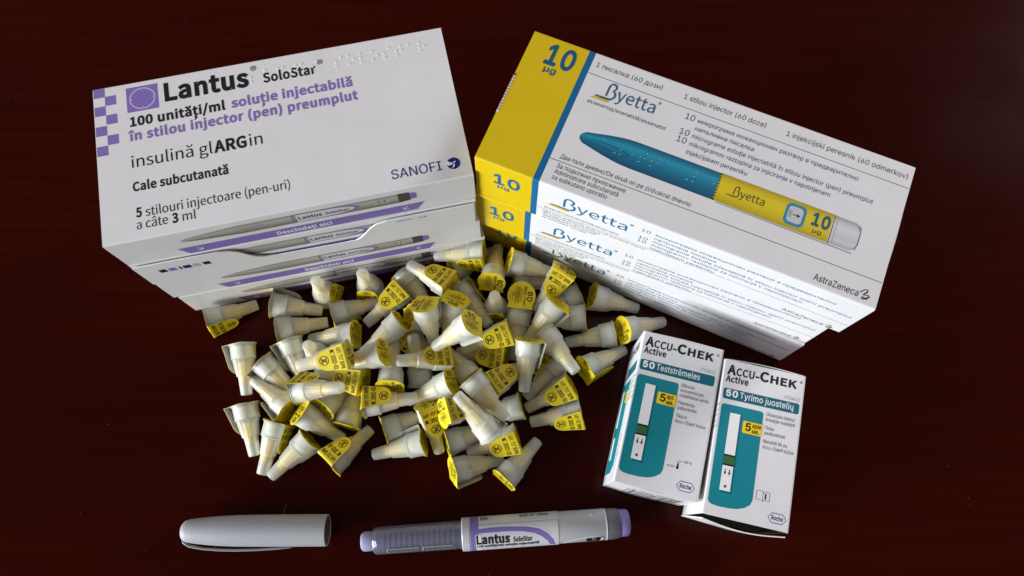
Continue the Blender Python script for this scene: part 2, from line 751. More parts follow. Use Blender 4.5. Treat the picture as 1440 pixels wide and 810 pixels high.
def pen_picture(P, a0=29.3):
    """printed picture of a pen with its pointed cap at the left, and the opening band under it (front face)"""
    cols = [ink('pen_shade_%d' % i, c) for i, c in enumerate([(0.30, 0.28, 0.27), (0.42, 0.40, 0.37), (0.36, 0.34, 0.31), (0.26, 0.245, 0.22), (0.17, 0.16, 0.15)])]

    def top(a):
        t = min(1, max(0, (a - 29.0) / 26))
        return 8.8 - 4.4 * t ** 0.55

    def bot(a):
        t = min(1, max(0, (a - 29.0) / 26))
        return 9.2 + 3.9 * t ** 0.45
    st = [29, 29.6, 30.6, 32, 34, 37, 41, 46, 55, 78, 124.6]
    for k, m in enumerate(cols):
        for p, q in zip(st, st[1:]):
            P.poly([(p, top(p) + (bot(p) - top(p)) * k / 5), (q, top(q) + (bot(q) - top(q)) * k / 5), (q, top(q) + (bot(q) - top(q)) * (k + 1) / 5), (p, top(p) + (bot(p) - top(p)) * (k + 1) / 5)], m, 0)
    P.stroke([(52, 8.0), (60, 7.0), (64, 6.9), (65, 8), (63, 9), (55, 9.2)], 0.3, cols[4], 1)
    P.rect(77.6, 4.6, 78.3, 13.0, cols[4], 1)
    out = [(79, 4.8), (79, 12.8)] + [(92 + 15.5 * math.cos(R(t)), 8.8 + 4.0 * math.sin(R(t))) for t in range(80, -90, -10)]
    P.poly(out, PURP, 1)
    inn = [(79.4, 5.3), (79.4, 12.4)] + [(91 + 14.2 * math.cos(R(t)), 8.8 + 3.4 * math.sin(R(t))) for t in range(80, -90, -10)]
    P.poly(inn, ink('oval', (0.60, 0.58, 0.60)), 2)
    P.text('Lantus', 80.2, 10.3, 90.5, BLACK, 'human', 0.03, 2.9, 3)
    P.text('SoloStar', 92, 10.2, 102.5, BLACK, 'human', 0.03, 2.0, 3)
    P.rect(114, 6.0, 120.5, 10.5, cols[1], 1)
    P.text('\u25c7-8', 115, 9.6, 119, GREY, 'sans', 0.02, 2.5, 2)
    P.poly([(124.6, 4.1), (124.6, 13), (129.8, 12.2), (129.8, 4.4)], ink('pen_dial', (0.055, 0.055, 0.06)), 1)
    P.poly([(129.8, 5.2), (129.8, 11.6), (132.2, 11.2), (132.8, 10), (132.8, 6.4), (132.2, 5.5)], PURP, 1)


def tiny_marks(P, a0, b, a1, hgt, seed):
    """print too small to read: a row of uneven strokes"""
    rn = random.Random(seed)
    a = a0
    while a < a1:
        w = hgt * rn.uniform(0.18, 0.5)
        if rn.random() > 0.15:
            P.rect(a, b + rn.uniform(0, 0.3) * hgt, a + w, b + hgt * rn.uniform(0.8, 1.0), GREY, 1)
        a += w + hgt * 0.22


def open_band(P):
    P.poly([(24.6, 16.3), (28.0, 23.4), (131.6, 23.4), (135.6, 16.5)], PURP, 1)
    P.text('Deschideți aici', 67.8, 21.6, 92.6, WHITE, 'human', 0.03, 3.2, 2)
    for a, s in ((32.5, 1), (127.5, -1)):
        P.stroke([(a, 18.4), (a + 1.8 * s, 21.0)], 0.45, WHITE, 2)
        P.stroke([(a + 1.9 * s, 18.7), (a + 1.8 * s, 21.1), (a - 0.4 * s, 21.2)], 0.45, WHITE, 2)


def pen_carton(x, y, yaw, z0, label, top_print=False, flap=False):
    root = thing('medicine_carton', label, 'medicine box', (x, y, z0), yaw, 'white and purple pen cartons stacked at left')
    carton(LW, LD, LH - 0.0001, 'u', [], root, 0.0007)
    for side in ('left', 'right'):
        curved_panel('end_flap', LD - 0.0016, LH - 0.0014, root, end_matrix(LW, LD, LH, side, 0.0006), CARD, 0.0006)
    fm = face_map(LW, LD, LH - 0.0001, 'front')
    P = Print(fm)
    pen_picture(P)
    P.build('pen_picture', root)
    P = Print(fm)
    open_band(P)
    P.build('opening_band', root)
    if not flap:
        # tear tab outlines pressed into the card at both ends
        for pts in ([(140, 22), (146, 14), (156, 5.5)], [(3, 21), (14, 15.5), (24, 17)]):
            P = Print(fm)
            P.stroke(pts, 0.35, CARD_CUT, 2)
            P.build('crease', root)
    if flap:
        o = 0.0007
        edge = [(1.0, 1.0)] + [(9.8, 0.9), (30, 0.7), (39.5, 0.9), (44, 2.0), (47.5, 5.0), (50.2, 9.5), (53, 13.5), (57, 15.8), (63, 16.6), (95, 17.2), (100, 17.0), (103, 14.6), (105.6, 10.8), (108.3, 6.4), (111.5, 3.2), (116.5, 1.5), (124, 1.0), (140, 0.8), (157.9, 0.9)]
        n = len(edge)
        V, F, MI = [], [], []
        for off in (0.0014, 0.0008):
            for a, b in edge:
                V.append(fm(a, b, off))
            for a, b in edge:
                V.append(fm(a, 23.6, off))
        for i in range(n - 1):
            F.append((i, i + 1, n + i + 1, n + i)); MI.append(0)
            q = 2 * n
            F.append((q + i, q + n + i, q + n + i + 1, q + i + 1)); MI.append(0)
            F.append((i, q + i, q + i + 1, i + 1)); MI.append(1)
            F.append((n + i, n + i + 1, q + n + i + 1, q + n + i)); MI.append(1)
        F += [(0, n, 3 * n, 2 * n), (n - 1, 3 * n - 1, 4 * n - 1, 2 * n - 1)]
        MI += [1, 1]
        fl = from_data('front_flap', V, F, [CARD, mat('white_cut_edge', (0.85, 0.85, 0.85), 0.5)], MI, None, root)
        P = Print(lambda a, b, o_: fm(a, b, o_ + 0.0014))
        for a0, a1, m in ((9.6, 12.8, BLACK), (13.8, 17.2, PURP), (18.6, 19.6, BLACK), (20.4, 24.0, NAVY), (25.0, 28.2, ink('warm_grey', (0.40, 0.38, 0.36))), (29.6, 32.8, BLACK)):
            P.poly([(a0, 8.0), (a0 + 0.4, 11.6), (a1 + 0.4, 11.6), (a1, 8.0)], m, 0)
        P.build('colour_swatch', fl)
        P = Print(lambda a, b, o_: fm(a, b, o_ + 0.0014))
        tiny_marks(P, 121, 3.4, 135, 1.2, 14)
        P.build('code_lettering', fl)
    if top_print:
        tm = face_map(LW, LD, LH - 0.0001, 'top')
        P = Print(tm)
        for i, (a, b) in enumerate([(0.3, 0.3), (5.1, 4.9), (0.3, 9.7), (5.1, 14.5), (0.3, 19.8), (5.1, 24.8), (0.3, 29.7)]):
            P.rect(a, b, a + 4.85, b + 4.75, PURP)
        P.build('check_pattern', root)
        P = Print(tm)
        P.rect(14.5, 2.6, 28.5, 15.3, PURP)
        P.ring(21.5, 9.0, 5.5, 0.5, PURPL, 1, 5.2, 40)
        for dx, dy in ((1, 0), (-1, 0), (0, 1), (0, -1)):
            P.stroke([(21.5 + dx * 5.5, 9.0 + dy * 5.2), (21.5 + dx * 4.3, 9.0 + dy * 4.0)], 0.35, PURPL, 1)
        P.build('dial_emblem', root)
        P = Print(tm)
        P.text('Lantus', 31.2, 12.5, 69.0, BLACK, 'human', 0.045, 8.6)
        P.text('\u00ae', 70.3, 6.1, 73.0, BLACK, 'sans', 0.0)
        P.text('SoloStar', 75.6, 12.4, 99.0, BLACK, 'human', 0.035, 4.7)
        P.text('\u00ae', 100.2, 9.0, 102.8, BLACK, 'sans', 0.0)
        P.build('brand_lettering', root)
        P = Print(tm)
        P.text('100 unități/ml', 15.2, 22.4, 57.2, BLACK, 'human', 0.04, 4.4)
        P.text('soluție injectabilă', 59.9, 22.2, 114.4, PURP, 'human', 0.04, 4.4)
        P.text('în stilou injector (pen) preumplut', 14.4, 29.5, 115.6, PURP, 'human', 0.04, 4.4)
        P.text('insulină gl', 14.6, 42.9, 49.5, BLACK, 'human', 0.004, 5.6)
        P.text('ARG', 50.2, 42.9, 64.5, BLACK, 'human', 0.04, 5.4)
        P.text('in', 65.8, 42.9, 71.4, BLACK, 'human', 0.004, 5.6)
        P.text('Cale subcutanată', 14.3, 54.2, 55.2, BLACK, 'human', 0.035, 4.1)
        P.text('5', 14.8, 66.6, 17.2, BLACK, 'human', 0.04, 4.2)
        P.text('stilouri injectoare (pen-uri)', 18.8, 66.9, 80.4, BLACK, 'human', 0.003, 4.2)
        P.text('a câte', 14.7, 72.3, 27.8, BLACK, 'human', 0.003, 4.2)
        P.text('3', 29.6, 72.4, 32.1, BLACK, 'human', 0.04, 4.2)
        P.text('ml', 34.0, 72.4, 39.6, BLACK, 'human', 0.003, 4.2)
        P.build('description_lettering', root)
        P = Print(tm)
        P.text('SANOFI', 124.0, 72.0, 146.0, NAVY, 'sans', -0.004, 4.5)
        P.disc(151.4, 69.9, 2.95, NAVY, 1, 2.8)
        P.stroke([(147.9, 68.6), (149.6, 69.9), (151.2, 69.9), (152.4, 69.0)], [2.4, 1.5, 1.0, 0.3], WHITE, 2)
        P.stroke([(151.2, 69.7), (151.5, 71.0), (150.4, 72.2)], [0.9, 0.7, 0.2], WHITE, 2)
        P.build('maker_logo', root)
        V, F = [], []
        dots = [(108.7, 8.6), (108.8, 10.9), (111.2, 6.3), (114.4, 6.3), (116.8, 8.6), (114.6, 10.9), (120.0, 6.4), (120.0, 8.7), (120.1, 10.9), (125.5, 6.4), (127.8, 8.6), (125.5, 10.8), (133.3, 6.3), (130.9, 8.6), (131.0, 10.9), (138.8, 6.4), (136.5, 8.5), (138.9, 8.5), (136.6, 10.8), (142.4, 6.3), (147.3, 6.4), (147.3, 8.6), (149.7, 8.5), (147.4, 10.7),
                (70.0, 8.6), (70.1, 10.8), (76.6, 6.2), (82.5, 6.3), (84.8, 6.3), (88.0, 8.6), (90.6, 6.3), (93.0, 6.3), (98.0, 8.6), (100.0, 6.3)]
        for a, b in dots:
            n0 = len(V)
            for q, rr in ((0.0, 0.80), (0.11, 0.60), (0.19, 0.30)):
                for k in range(12):
                    t = 2 * math.pi * k / 12
                    V.append(tm(a + rr * math.cos(t), b + rr * math.sin(t), q / 1000))
            V.append(tm(a, b, 0.00022))
            for j in range(2):
                for k in range(12):
                    k2 = (k + 1) % 12
                    F.append((n0 + j * 12 + k2, n0 + j * 12 + k, n0 + j * 12 + 12 + k, n0 + j * 12 + 12 + k2))
            for k in range(12):
                F.append((n0 + 24 + (k + 1) % 12, n0 + 24 + k, n0 + 36))
        from_data('braille_dots', V, F, [CARD], None, True, root)
    return root


pen_carton(-0.1042, 0.1667, 0.2389, 3 * LH, 'topmost carton of the left stack, purple checks and raised braille dots on its lid', True)
pen_carton(-0.1041, 0.1662, 0.2304, 2 * LH, 'second carton from top of the left stack, curved notched front flap with colour swatches', flap=True)
pen_carton(-0.1031, 0.1659, 0.2324, LH, 'third carton down in the left stack, whole purple band showing below the notched flap')
pen_carton(-0.1012, 0.1662, 0.2350, 0, 'bottom carton of the left stack, purple band half hidden by needle caps')

# ------------------------------------------------------------------ yellow-ended pen cartons (stack of three, right)
BW, BD, BH = 0.173, 0.06816, 0.0360


def swoosh_logo(P, a, b, k, blue, yellow, reg=True, w=0.85):
    def T(p):
        return [(a + x * k, b + y * k) for x, y in p]
    if yellow:
        P.poly(T([(-0.2, 2.75), (1.6, 1.75), (8.9, 1.75), (7.5, 2.95)]), yellow, 1)
    st = [(6.2, -0.1), (6.2, -4.6), (6.5, -5.9), (7.2, -6.6), (8.1, -6.7), (9.0, -6.2), (9.35, -5.2), (9.1, -4.2), (8.3, -3.4), (9.3, -2.9), (9.9, -1.8), (9.7, -0.4), (8.9, 0.7), (7.6, 1.2), (5.0, 1.25), (1.6, 1.25)]
    P.stroke(T(st), [w * k * q for q in (0.9, 0.9, 0.9, 0.9, 1, 1, 1, 0.9, 0.7, 0.9, 1, 1, 1, 1, 0.9, 0.6)], blue, 2)
    P.text('yetta', a + 10.6 * k, b + 0.3 * k, a + 28.0 * k, blue, 'human', 0.004, 6.0 * k, 2)
    if reg:
        P.text('\u00ae', a + 28.4 * k, b - 4.6 * k, a + 29.7 * k, GREY, 'sans', 0, None, 2)


def helix_logo(P, a, b, k):
    """maker's twisted-ribbon emblem"""
    p = [(-2.1, -0.2), (-1.2, -0.9), (-0.2, -2.0), (0.7, -2.2), (1.0, -1.4), (0.2, -0.4), (-0.6, 0.4), (0.5, 0.3), (1.7, 0.0), (2.1, 0.5), (1.2, 1.3), (0.0, 2.1), (-0.9, 2.0), (-0.6, 1.2), (0.5, 1.6), (1.6, 1.9)]
    P.stroke([(a + x * k, b + y * k) for x, y in p], [0.72 * k * q for q in (0.3, 0.6, 0.5, 0.6, 0.8, 0.9, 0.6, 0.4, 0.7, 0.9, 0.9, 0.7, 0.6, 0.5, 0.5, 0.3)], BLACK, 1)


TXT5 = ['микрограма инжекционен разтвор в предварително', 'напълнена писалка', 'micrograme soluţie injectabilă în stilou injector (pen) preumplut', 'mikrogramov raztopina za injiciranje v napolnjenem', 'injekcijskem peresniku']


def yellow_carton(x, y, yaw, z0, label, top_print=False):
    root = thing('medicine_carton', label, 'medicine box', (x, y, z0), yaw, 'white cartons with yellow ends stacked at right')
    h = BH - 0.0002
    carton(BW, BD, h, 'u', [(-BW / 2, -BW / 2 + 0.0263, YEL), (-BW / 2 + 0.0263, -BW / 2 + 0.0293, BLU)], root, 0.0011)
    curved_panel('end_flap', BD - 0.0016, h - 0.0014, root, end_matrix(BW, BD, h, 'left', 0.0006), YEL, 0.0006)
    curved_panel('end_flap', BD - 0.0018, h - 0.0014, root, end_matrix(BW, BD, h, 'right', 0.0010), CARD, 0.0022)
    fm = face_map(BW, BD, h, 'front')
    P = Print(fm)
    P.text('10', 8.8, 17.0, 20.6, BLU, 'sans', 0.03, 9.0)
    P.text('\u00b5g', 10.4, 20.6, 15.8, PETROL, 'sans', 0.02, 2.6)
    P.build('strength_lettering', root)
    P = Print(fm)
    swoosh_logo(P, 33.4, 14.9, 1.32, mat('ink_logo_blue', (0.003, 0.12, 0.24), 0.5, 0.3), OCHRE)
    P.build('brand_lettering', root)
    P = Print(fm)
    P.text('екзенатид/exenatidă/eksenatid', 32.6, 22.8, 67.7, GREY, 'sans', 0, 1.7)
    P.rect(29.4, 24.55, 172.6, 24.8, GREY, 0)
    for s, b, e in (('Два пъти дневно/De două ori pe zi/dvakrat dnevno', 27.3, 81), ('За подкожно приложение', 29.6, 60), ('Administrare subcutanată', 31.9, 58), ('za subkutano uporabo', 34.2, 54)):
        P.text(s, 32.4, b, e, GREY, 'sans', 0, 1.5)
    for b in (9.2, 16.9, 20.6):
        P.text('10', 76.2, b, 80.2, SLATE, 'sans', 0.0, 2.7)
    for s, b, e in zip(TXT5, (9.0, 12.8, 16.4, 20.1, 23.8), (160.5, 110.0, 170.2, 150.2, 112.0)):
        P.text(s, 82.6, b, e, SLATE, 'sans', 0.0, 2.1)
    P.build('description_lettering', root)
    P = Print(fm)
    P.text('AstraZeneca', 146.4, 34.4, 165.0, BLACK, 'sans', 0.0, 2.7)
    helix_logo(P, 167.3, 32.8, 0.85)
    P.build('maker_logo', root)
    if top_print:
        tm = face_map(BW, BD, h, 'top')
        P = Print(tm)
        P.text('10', 9.6, 13.9, 22.0, PETROL, 'sans', 0.035, 10.0)
        P.text('\u00b5g', 10.8, 17.9, 16.2, PETROL, 'sans', 0.025, 2.8)
        P.build('strength_lettering', root)
        P = Print(tm)
        swoosh_logo(P, 34.5, 19.1, 1.0, PETROL, OCHRE)
        P.build('brand_lettering', root)
        P = Print(tm)
        P.text('1 писалка (60 дози)', 31.4, 7.0, 62.0, GREY, 'sans', 0.0, 2.4)
        P.text('1 stilou injector (60 doze)', 72.1, 7.1, 109.0, GREY, 'sans', 0.0, 2.4)
        P.text('1 injekcijski peresnik (60 odmerkov)', 118.2, 7.2, 171.0, GREY, 'sans', 0.0, 2.4)
        P.rect(29.4, 11.05, 172.6, 11.3, GREY, 0)
        P.text('екзенатид/exenatidă/eksenatid', 34.1, 25.0, 69.6, GREY, 'sans', 0.0, 1.75)
        for b in (16.2, 23.9, 27.8):
            P.text('10', 75.7, b, 79.9, SLATE, 'sans', 0.0, 2.9)
        for s, b, e in zip(TXT5, (16.0, 19.9, 23.9, 27.8, 31.9), (152.0, 107.6, 160.3, 143.0, 108.3)):
            P.text(s, 81.4, b, e, SLATE, 'sans', 0.0, 2.05)
        P.text('Два пъти дневно/De două ori pe zi/dvakrat dnevno', 33.2, 54.5, 91.0, GREY, 'sans', 0.0, 2.05)
        P.rect(29.4, 55.9, 172.6, 56.15, GREY, 0)
        P.text('За подкожно приложение', 33.4, 59.1, 64.0, GREY, 'sans', 0.0, 2.05)
        P.text('Administrare subcutanată', 33.4, 61.9, 61.8, GREY, 'sans', 0.0, 2.05)
        P.text('za subkutano uporabo', 33.4, 64.7, 57.9, GREY, 'sans', 0.0, 2.05)
        P.build('description_lettering', root)
        P = Print(tm)
        P.text('AstraZeneca', 146.6, 65.3, 165.0, BLACK, 'sans', 0.0, 2.9)
        helix_logo(P, 167.3, 63.4, 1.0)
        P.build('maker_logo', root)
        # printed picture of the pen
        P = Print(tm)

        def hb(a):        # top and bottom outline
            if a < 39.5:
                t = (a - 37.2) / 2.3
                return 41.3 - 2.6 * t ** 0.5, 41.6 + 2.6 * t ** 0.5
            if a < 62:
                t = (a - 39.5) / 22.5
                return 38.7 - 3.9 * math.sin(t * math.pi / 2) ** 1.1, 44.2 + 3.6 * math.sin(t * math.pi / 2) ** 1.1
            return 34.8, 47.8
        cols = [(0.002, 0.07, 0.13), (0.006, 0.16, 0.26), (0.020, 0.25, 0.38), (0.008, 0.20, 0.32), (0.004, 0.15, 0.25), (0.003, 0.12, 0.21), (0.002, 0.09, 0.17), (0.001, 0.055, 0.11)]
        NS = 16
        st = [37.2, 37.5, 38, 38.7, 39.5, 42, 45, 49, 54, 58, 62, 80, 98.3]

        def strips(st, cols, hb, tag_):
            for k in range(NS):
                t = (k + 0.5) / NS * (len(cols) - 1)
                i0 = min(int(t), len(cols) - 2)
                c = tuple(cols[i0][q] + (cols[i0 + 1][q] - cols[i0][q]) * (t - i0) for q in range(3))
                m = ink('%s_%d' % (tag_, k), c)
                for p, q in zip(st, st[1:]):
                    (t0, b0), (t1, b1) = hb(p), hb(q)
                    P.poly([(p, t0 + (b0 - t0) * k / NS), (q, t1 + (b1 - t1) * k / NS), (q, t1 + (b1 - t1) * (k + 1) / NS), (p, t0 + (b0 - t0) * (k + 1) / NS)], m, 0)
        strips(st, cols, hb, 'teal_shade')
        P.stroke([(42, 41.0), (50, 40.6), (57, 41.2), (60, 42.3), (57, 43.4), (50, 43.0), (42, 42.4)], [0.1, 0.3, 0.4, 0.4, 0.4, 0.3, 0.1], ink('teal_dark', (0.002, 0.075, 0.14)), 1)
        P.stroke([(46, 39.6), (58, 39.0)], [0.15, 0.5], ink('teal_glint', (0.02, 0.27, 0.40)), 1)
        ycol = [(0.36, 0.26, 0.004), (0.56, 0.42, 0.005), (0.66, 0.50, 0.006), (0.66, 0.50, 0.006), (0.62, 0.47, 0.006), (0.54, 0.40, 0.005), (0.40, 0.30, 0.004)]
        strips([98.9, 147.3], ycol, lambda a: (34.6, 47.8), 'label_shade')
        P.rect(98.3, 34.7, 98.9, 47.8, BLACK, 1)
        for k in range(8):
            P.rect(98.4, 35.6 + k * 1.5, 98.85, 36.4 + k * 1.5, OCHRE, 2)
        ccol = [(0.30, 0.30, 0.31), (0.52, 0.52, 0.53), (0.62, 0.62, 0.63), (0.58, 0.58, 0.60), (0.52, 0.52, 0.54), (0.56, 0.56, 0.58), (0.36, 0.37, 0.40)]
        strips([147.3, 149.2, 156.5, 158.2, 159.2], ccol, lambda a: (34.8 + (0 if a < 156 else (a - 156.4) * 0.5), 47.7 - (0 if a < 156 else (a - 156.4) * 0.5)), 'clear_shade')
        P.rect(147.6, 34.6, 147.9, 48.0, ink('pen_dial', (0.055, 0.055, 0.06)), 1)
        P.rect(149.0, 34.9, 149.2, 47.7, ink('clear_shade_0', ccol[0]), 1)
        P.stroke([(158.0, 36.0), (159.1, 38.0), (159.2, 44.0), (158.3, 46.5)], 0.35, TEALD, 1)
        P.stroke([(100, 48.3), (130, 48.35), (158, 48.6)], [0.3, 0.6, 0.5], ink('picture_shadow', (0.33, 0.31, 0.33)), 0)
        swoosh_logo(P, 102.0, 42.3, 0.605, ink('label_grey', (0.07, 0.06, 0.03)), None, False, 0.8)
        P.rect(127.8, 36.2, 136.4, 46.2, ink('window_blue', (0.02, 0.22, 0.36)), 1, 2.4)
        P.rect(129.0, 37.5, 135.2, 44.9, ink('window_grey', (0.50, 0.50, 0.51)), 2, 1.6)
        P.rect(129.4, 39.6, 130.6, 42.8, ink('clear_shade_0', ccol[0]), 3)
        P.stroke([(131.2, 41.2), (133.2, 41.2)], 0.35, BLACK, 3)
        P.poly([(133.0, 40.4), (134.4, 41.2), (133.0, 42.0)], BLACK, 3)
        P.text('10', 139.4, 42.4, 146.4, PETROL, 'sans', 0.04, 5.6, 2)
        P.text('\u00b5g', 140.6, 45.6, 144.2, ink('label_grey', (0.07, 0.06, 0.03)), 'sans', 0.0, 1.7, 2)
        P.build('pen_picture', root)
        V, F = [], []
        for a, b in [(47.0, 38.9), (53.4, 38.6), (55.6, 38.6), (55.6, 41.0), (53.4, 43.3), (55.8, 43.3), (58.6, 38.7), (60.8, 41.0), (64.0, 41.0), (66.2, 41.0), (64.1, 43.4), (66.3, 38.6), (69.2, 41.0), (70.0, 38.7), (69.3, 43.3), (71.8, 41.0), (71.9, 38.7), (75.0, 38.5), (88.0, 38.7), (87.9, 41.0), (85.5, 43.3), (88.0, 43.3), (91.2, 38.6), (96.4, 41.0)]:
            n0 = len(V)
            for q, rr in ((0.04, 0.55), (0.14, 0.38), (0.19, 0.18)):
                for k in range(10):
                    t = 2 * math.pi * k / 10
                    V.append(tm(a + rr * math.cos(t), b + rr * math.sin(t), q / 1000))
            V.append(tm(a, b, 0.00021))
            for j in range(2):
                for k in range(10):
                    F.append((n0 + j * 10 + (k + 1) % 10, n0 + j * 10 + k, n0 + j * 10 + 10 + k, n0 + j * 10 + 10 + (k + 1) % 10))
            for k in range(10):
                F.append((n0 + 20 + (k + 1) % 10, n0 + 20 + k, n0 + 30))
        from_data('braille_dots', V, F, [mat('raised_teal_print', (0.012, 0.20, 0.31), 0.25, 0.6)], None, True, root)
        # seal strip folded over the left top edge
        P = Print(tm)
        P.rect(-0.05, 24.6, 0.75, 44.6, WHITE, 3)
        for k in range(12):
            P.rect(0.1, 26 + k * 1.5, 0.6, 26.8 + k * 1.5, ink('red', (0.35, 0.01, 0.02)), 4)
        P.rect(-0.05, 24.0, 0.75, 25.2, ink('red', (0.35, 0.01, 0.02)), 4)
        lm = face_map(BW, BD, h, 'left')
        P.m = lambda a, b, o: lm(a, b, o + 0.0002)
        P.rect(24.6, 0, 44.6, 9, WHITE, 1)
        P.build('seal_strip', root)
    return root


yellow_carton(0.0758, 0.1508, -0.3717, 2 * BH, 'topmost yellow-ended carton of the right stack, teal and yellow pen pictured on its lid', True)
yellow_carton(0.0734, 0.1532, -0.3488, BH, 'middle yellow-ended carton of the right stack, seen only by its printed front')
yellow_carton(0.0755, 0.1548, -0.3869, 0, 'bottom yellow-ended carton of the right stack, partly behind needle caps')

# ------------------------------------------------------------------ two small test strip boxes
AW, AD, AH = 0.03914, 0.07245, 0.0408


def strip_box(x, y, yaw, label, line, five, lines, variant):
    root = thing('test_strip_box', label, 'test strip box', (x, y, 0), yaw, 'white and teal test strip boxes at lower right')
    h = AH
    carton(AW, AD, h, 'v', [], root, 0.0009, 0.010)
    if variant == 'a':
        curved_panel('end_flap', AW - 0.0016, h - 0.0012, root, end_matrix(AW, AD, h, 'front', 0.0002), CARD, 0.0012)
        curved_panel('end_flap', AW - 0.0020, h - 0.0008, root, end_matrix(AW, AD, h, 'back', 0.0004), CARD, 0.0003, 0.0006)
    else:
        curved_panel('end_flap', AW + 0.0006, h - 0.0015, root, end_matrix(AW, AD, h, 'front', -0.0006, 0.0003), CARD, 0.0010, 0.0030, lip=0.06)
        curved_panel('end_flap', AW - 0.0020, h - 0.0015, root, end_matrix(AW, AD, h, 'back', 0.0002, 0.0006), CARD, 0.0004, 0.0012)
    tm = face_map(AW, AD, h, 'top')
    da = 0 if variant == 'a' else 0.45
    P = Print(tm)
    b0 = 6.75
    P.text('A', 1.7 + da, b0, 5.9 + da, BLACK, 'human', 0.045, 4.3)
    P.text('CCU', 6.0 + da, b0, 14.6 + da, BLACK, 'human', 0.03, 3.45)
    P.text('-', 15.1 + da, b0, 16.9 + da, BLACK, 'human', 0.05, 3.2)
    P.text('C', 17.2 + da, b0, 21.6 + da, BLACK, 'human', 0.045, 4.3)
    P.text('HEK', 22.2 + da, b0, 34.9 + da, BLACK, 'human', 0.045, 3.45)
    P.text('\u00ae', 36.0 + da, 4.3, 37.2 + da, BLACK)
    P.text('Active', 1.7 + da * 0.5, 10.5, 12.5 + da * 0.5, BLACK, 'human', 0.03, 2.9)
    P.build('brand_lettering', root)
    P = Print(tm)
    P.rect(1.2 + da, 13.7, 37.0 + da, 18.8, TEALD, 0, 1.0)
    P.text('50', 2.8 + da, 17.3, 8.0 + da, WHITE, 'sans', 0.055, 2.9)
    P.text(line, 9.2 + da, 17.3, (30.0 if variant == 'a' else 34.6) + da * 0.5, WHITE, 'sans', 0.012, 2.9)
    P.build('count_banner', root)
    P = Print(tm)
    d = da * 1.2
    pts = []
    for ca, cb, st in ((19.6 + d, 22.6, -90),):
        pts += [(ca + 1.4 * math.cos(R(st + 18 * k)), cb + 1.4 * math.sin(R(st + 18 * k))) for k in range(6)]
    pts += [(21.0 + d, 62.0), (20.2 + d, 64.2), (18.0 + d, 66.0), (15.0 + d, 67.2), (11.0 + d, 67.8), (6.0 + d, 67.9), (3.2 + d, 67.6), (1.8 + d, 66.9), (1.2 + d, 65.6)]
    pts += [(2.6 + d + 1.4 * math.cos(R(180 + 18 * k)), 22.6 + 1.4 * math.sin(R(180 + 18 * k))) for k in range(6)]
    P.poly(pts, TEAL, 0)
    for w, c in ((0.9, (0.0015, 0.13, 0.17)), (0.5, (0.001, 0.085, 0.11))):
        P.poly([(10.4 + d, 25.4), (10.4 + d + w, 26.0), (10.4 + d + w, 60.6 + w), (6.4 + d, 60.6 + w), (6.2 + d, 60.5), (10.4 + d, 60.5)], ink('strip_shade_%d' % int(w * 10), c), 1 if w > 0.6 else 2)
    P.poly([(5.7 + d, 24.9), (10.5 + d, 24.9), (10.5 + d, 60.6), (5.6 + d, 60.6)], WHITE, 3)
    P.rect(5.6 + d, 44.2, 10.6 + d, 49.3, BLACK, 4)
    P.rect(5.6 + d, 45.0, 10.6 + d, 48.5, GREEN, 5)
    for a in (7.1 + d, 9.1 + d):
        P.stroke([(a, 50.8), (a, 52.4)], 0.4, BLACK, 4)
        P.poly([(a - 0.6, 52.2), (a + 0.6, 52.2), (a, 53.6)], BLACK, 4)
    P.disc(8.0 + d, 58.6, 0.65, TEALD, 4)
    P.rect(12.1 + d, 27.2, 21.0 + d, 32.9, SIGN_Y, 4, 0.7, (1, 0, 0, 1))
    P.text('5', 13.6 + d, 31.5, 15.9 + d, BLACK, 'sans', 0.03, 3.5, 5)
    P.text(five, 16.6 + d, 29.6, (19.9 if variant == 'a' else 20.6) + d, BLACK, 'sans', 0.025, 1.9, 5)
    P.text('sek.', 16.6 + d, 32.2, 20.0 + d, BLACK, 'sans', 0.025, 1.9, 5)
    P.build('strip_picture', root)
    P = Print(tm)
    P.text('07124112', 29.5 + da * 1.5, 12.6, 36.6 + da * 1.5, GREY, 'sans', -0.01, 1.5)
    for s, b, e in lines:
        P.text(s, 22.2 + da * 1.6, b, e, GREY, 'sans', 0.004, 1.6)
    P.build('description_lettering', root)
    P = Print(tm)
    if variant == 'a':
        P.stroke([(27.2, 59.9), (27.2, 56.2)], 0.75, BLACK, 0)
        P.disc(27.2, 59.6, 0.62, BLACK, 0)
        P.stroke([(27.2, 57.6), (27.25, 55.8)], 0.4, WHITE, 1)
        P.stroke([(25.5, 59.4), (26.4, 59.2)], 0.2, BLACK, 0)
        P.stroke([(27.9, 57.0), (28.6, 56.4), (29.1, 56.3)], 0.2, BLACK, 0)
        P.text('+2 \u00b0C', 22.2, 60.0, 25.2, BLACK, 'sans', 0.01, 0.95)
        P.text('+30 \u00b0C', 29.4, 56.8, 33.3, BLACK, 'sans', 0.01, 0.95)
        P.build('temperature_symbol', root)
    else:
        P.stroke([(22.9, 57.2), (24.4, 56.8), (25.9, 57.4), (25.9, 61.3), (24.4, 60.7), (22.9, 61.1), (22.9, 57.2)], 0.22, BLACK, 0)
        P.stroke([(25.9, 57.4), (27.4, 56.8), (28.9, 57.2), (28.9, 61.1), (27.4, 60.7), (25.9, 61.3)], 0.22, BLACK, 0)
        P.text('i', 26.9, 60.2, None, BLACK, 'sans', 0.06, 2.2)
        P.build('booklet_symbol', root)
    P = Print(tm)
    c = (32.3, 67.1) if variant == 'a' else (33.3, 67.4)
    hx = [(-4.1, 0), (-2.5, -2.1), (2.5, -2.1), (4.1, 0), (2.5, 2.1), (-2.5, 2.1), (-4.1, 0)]
    P.stroke([(c[0] + x_, c[1] + y_) for x_, y_ in hx], 0.3, NAVY, 0)
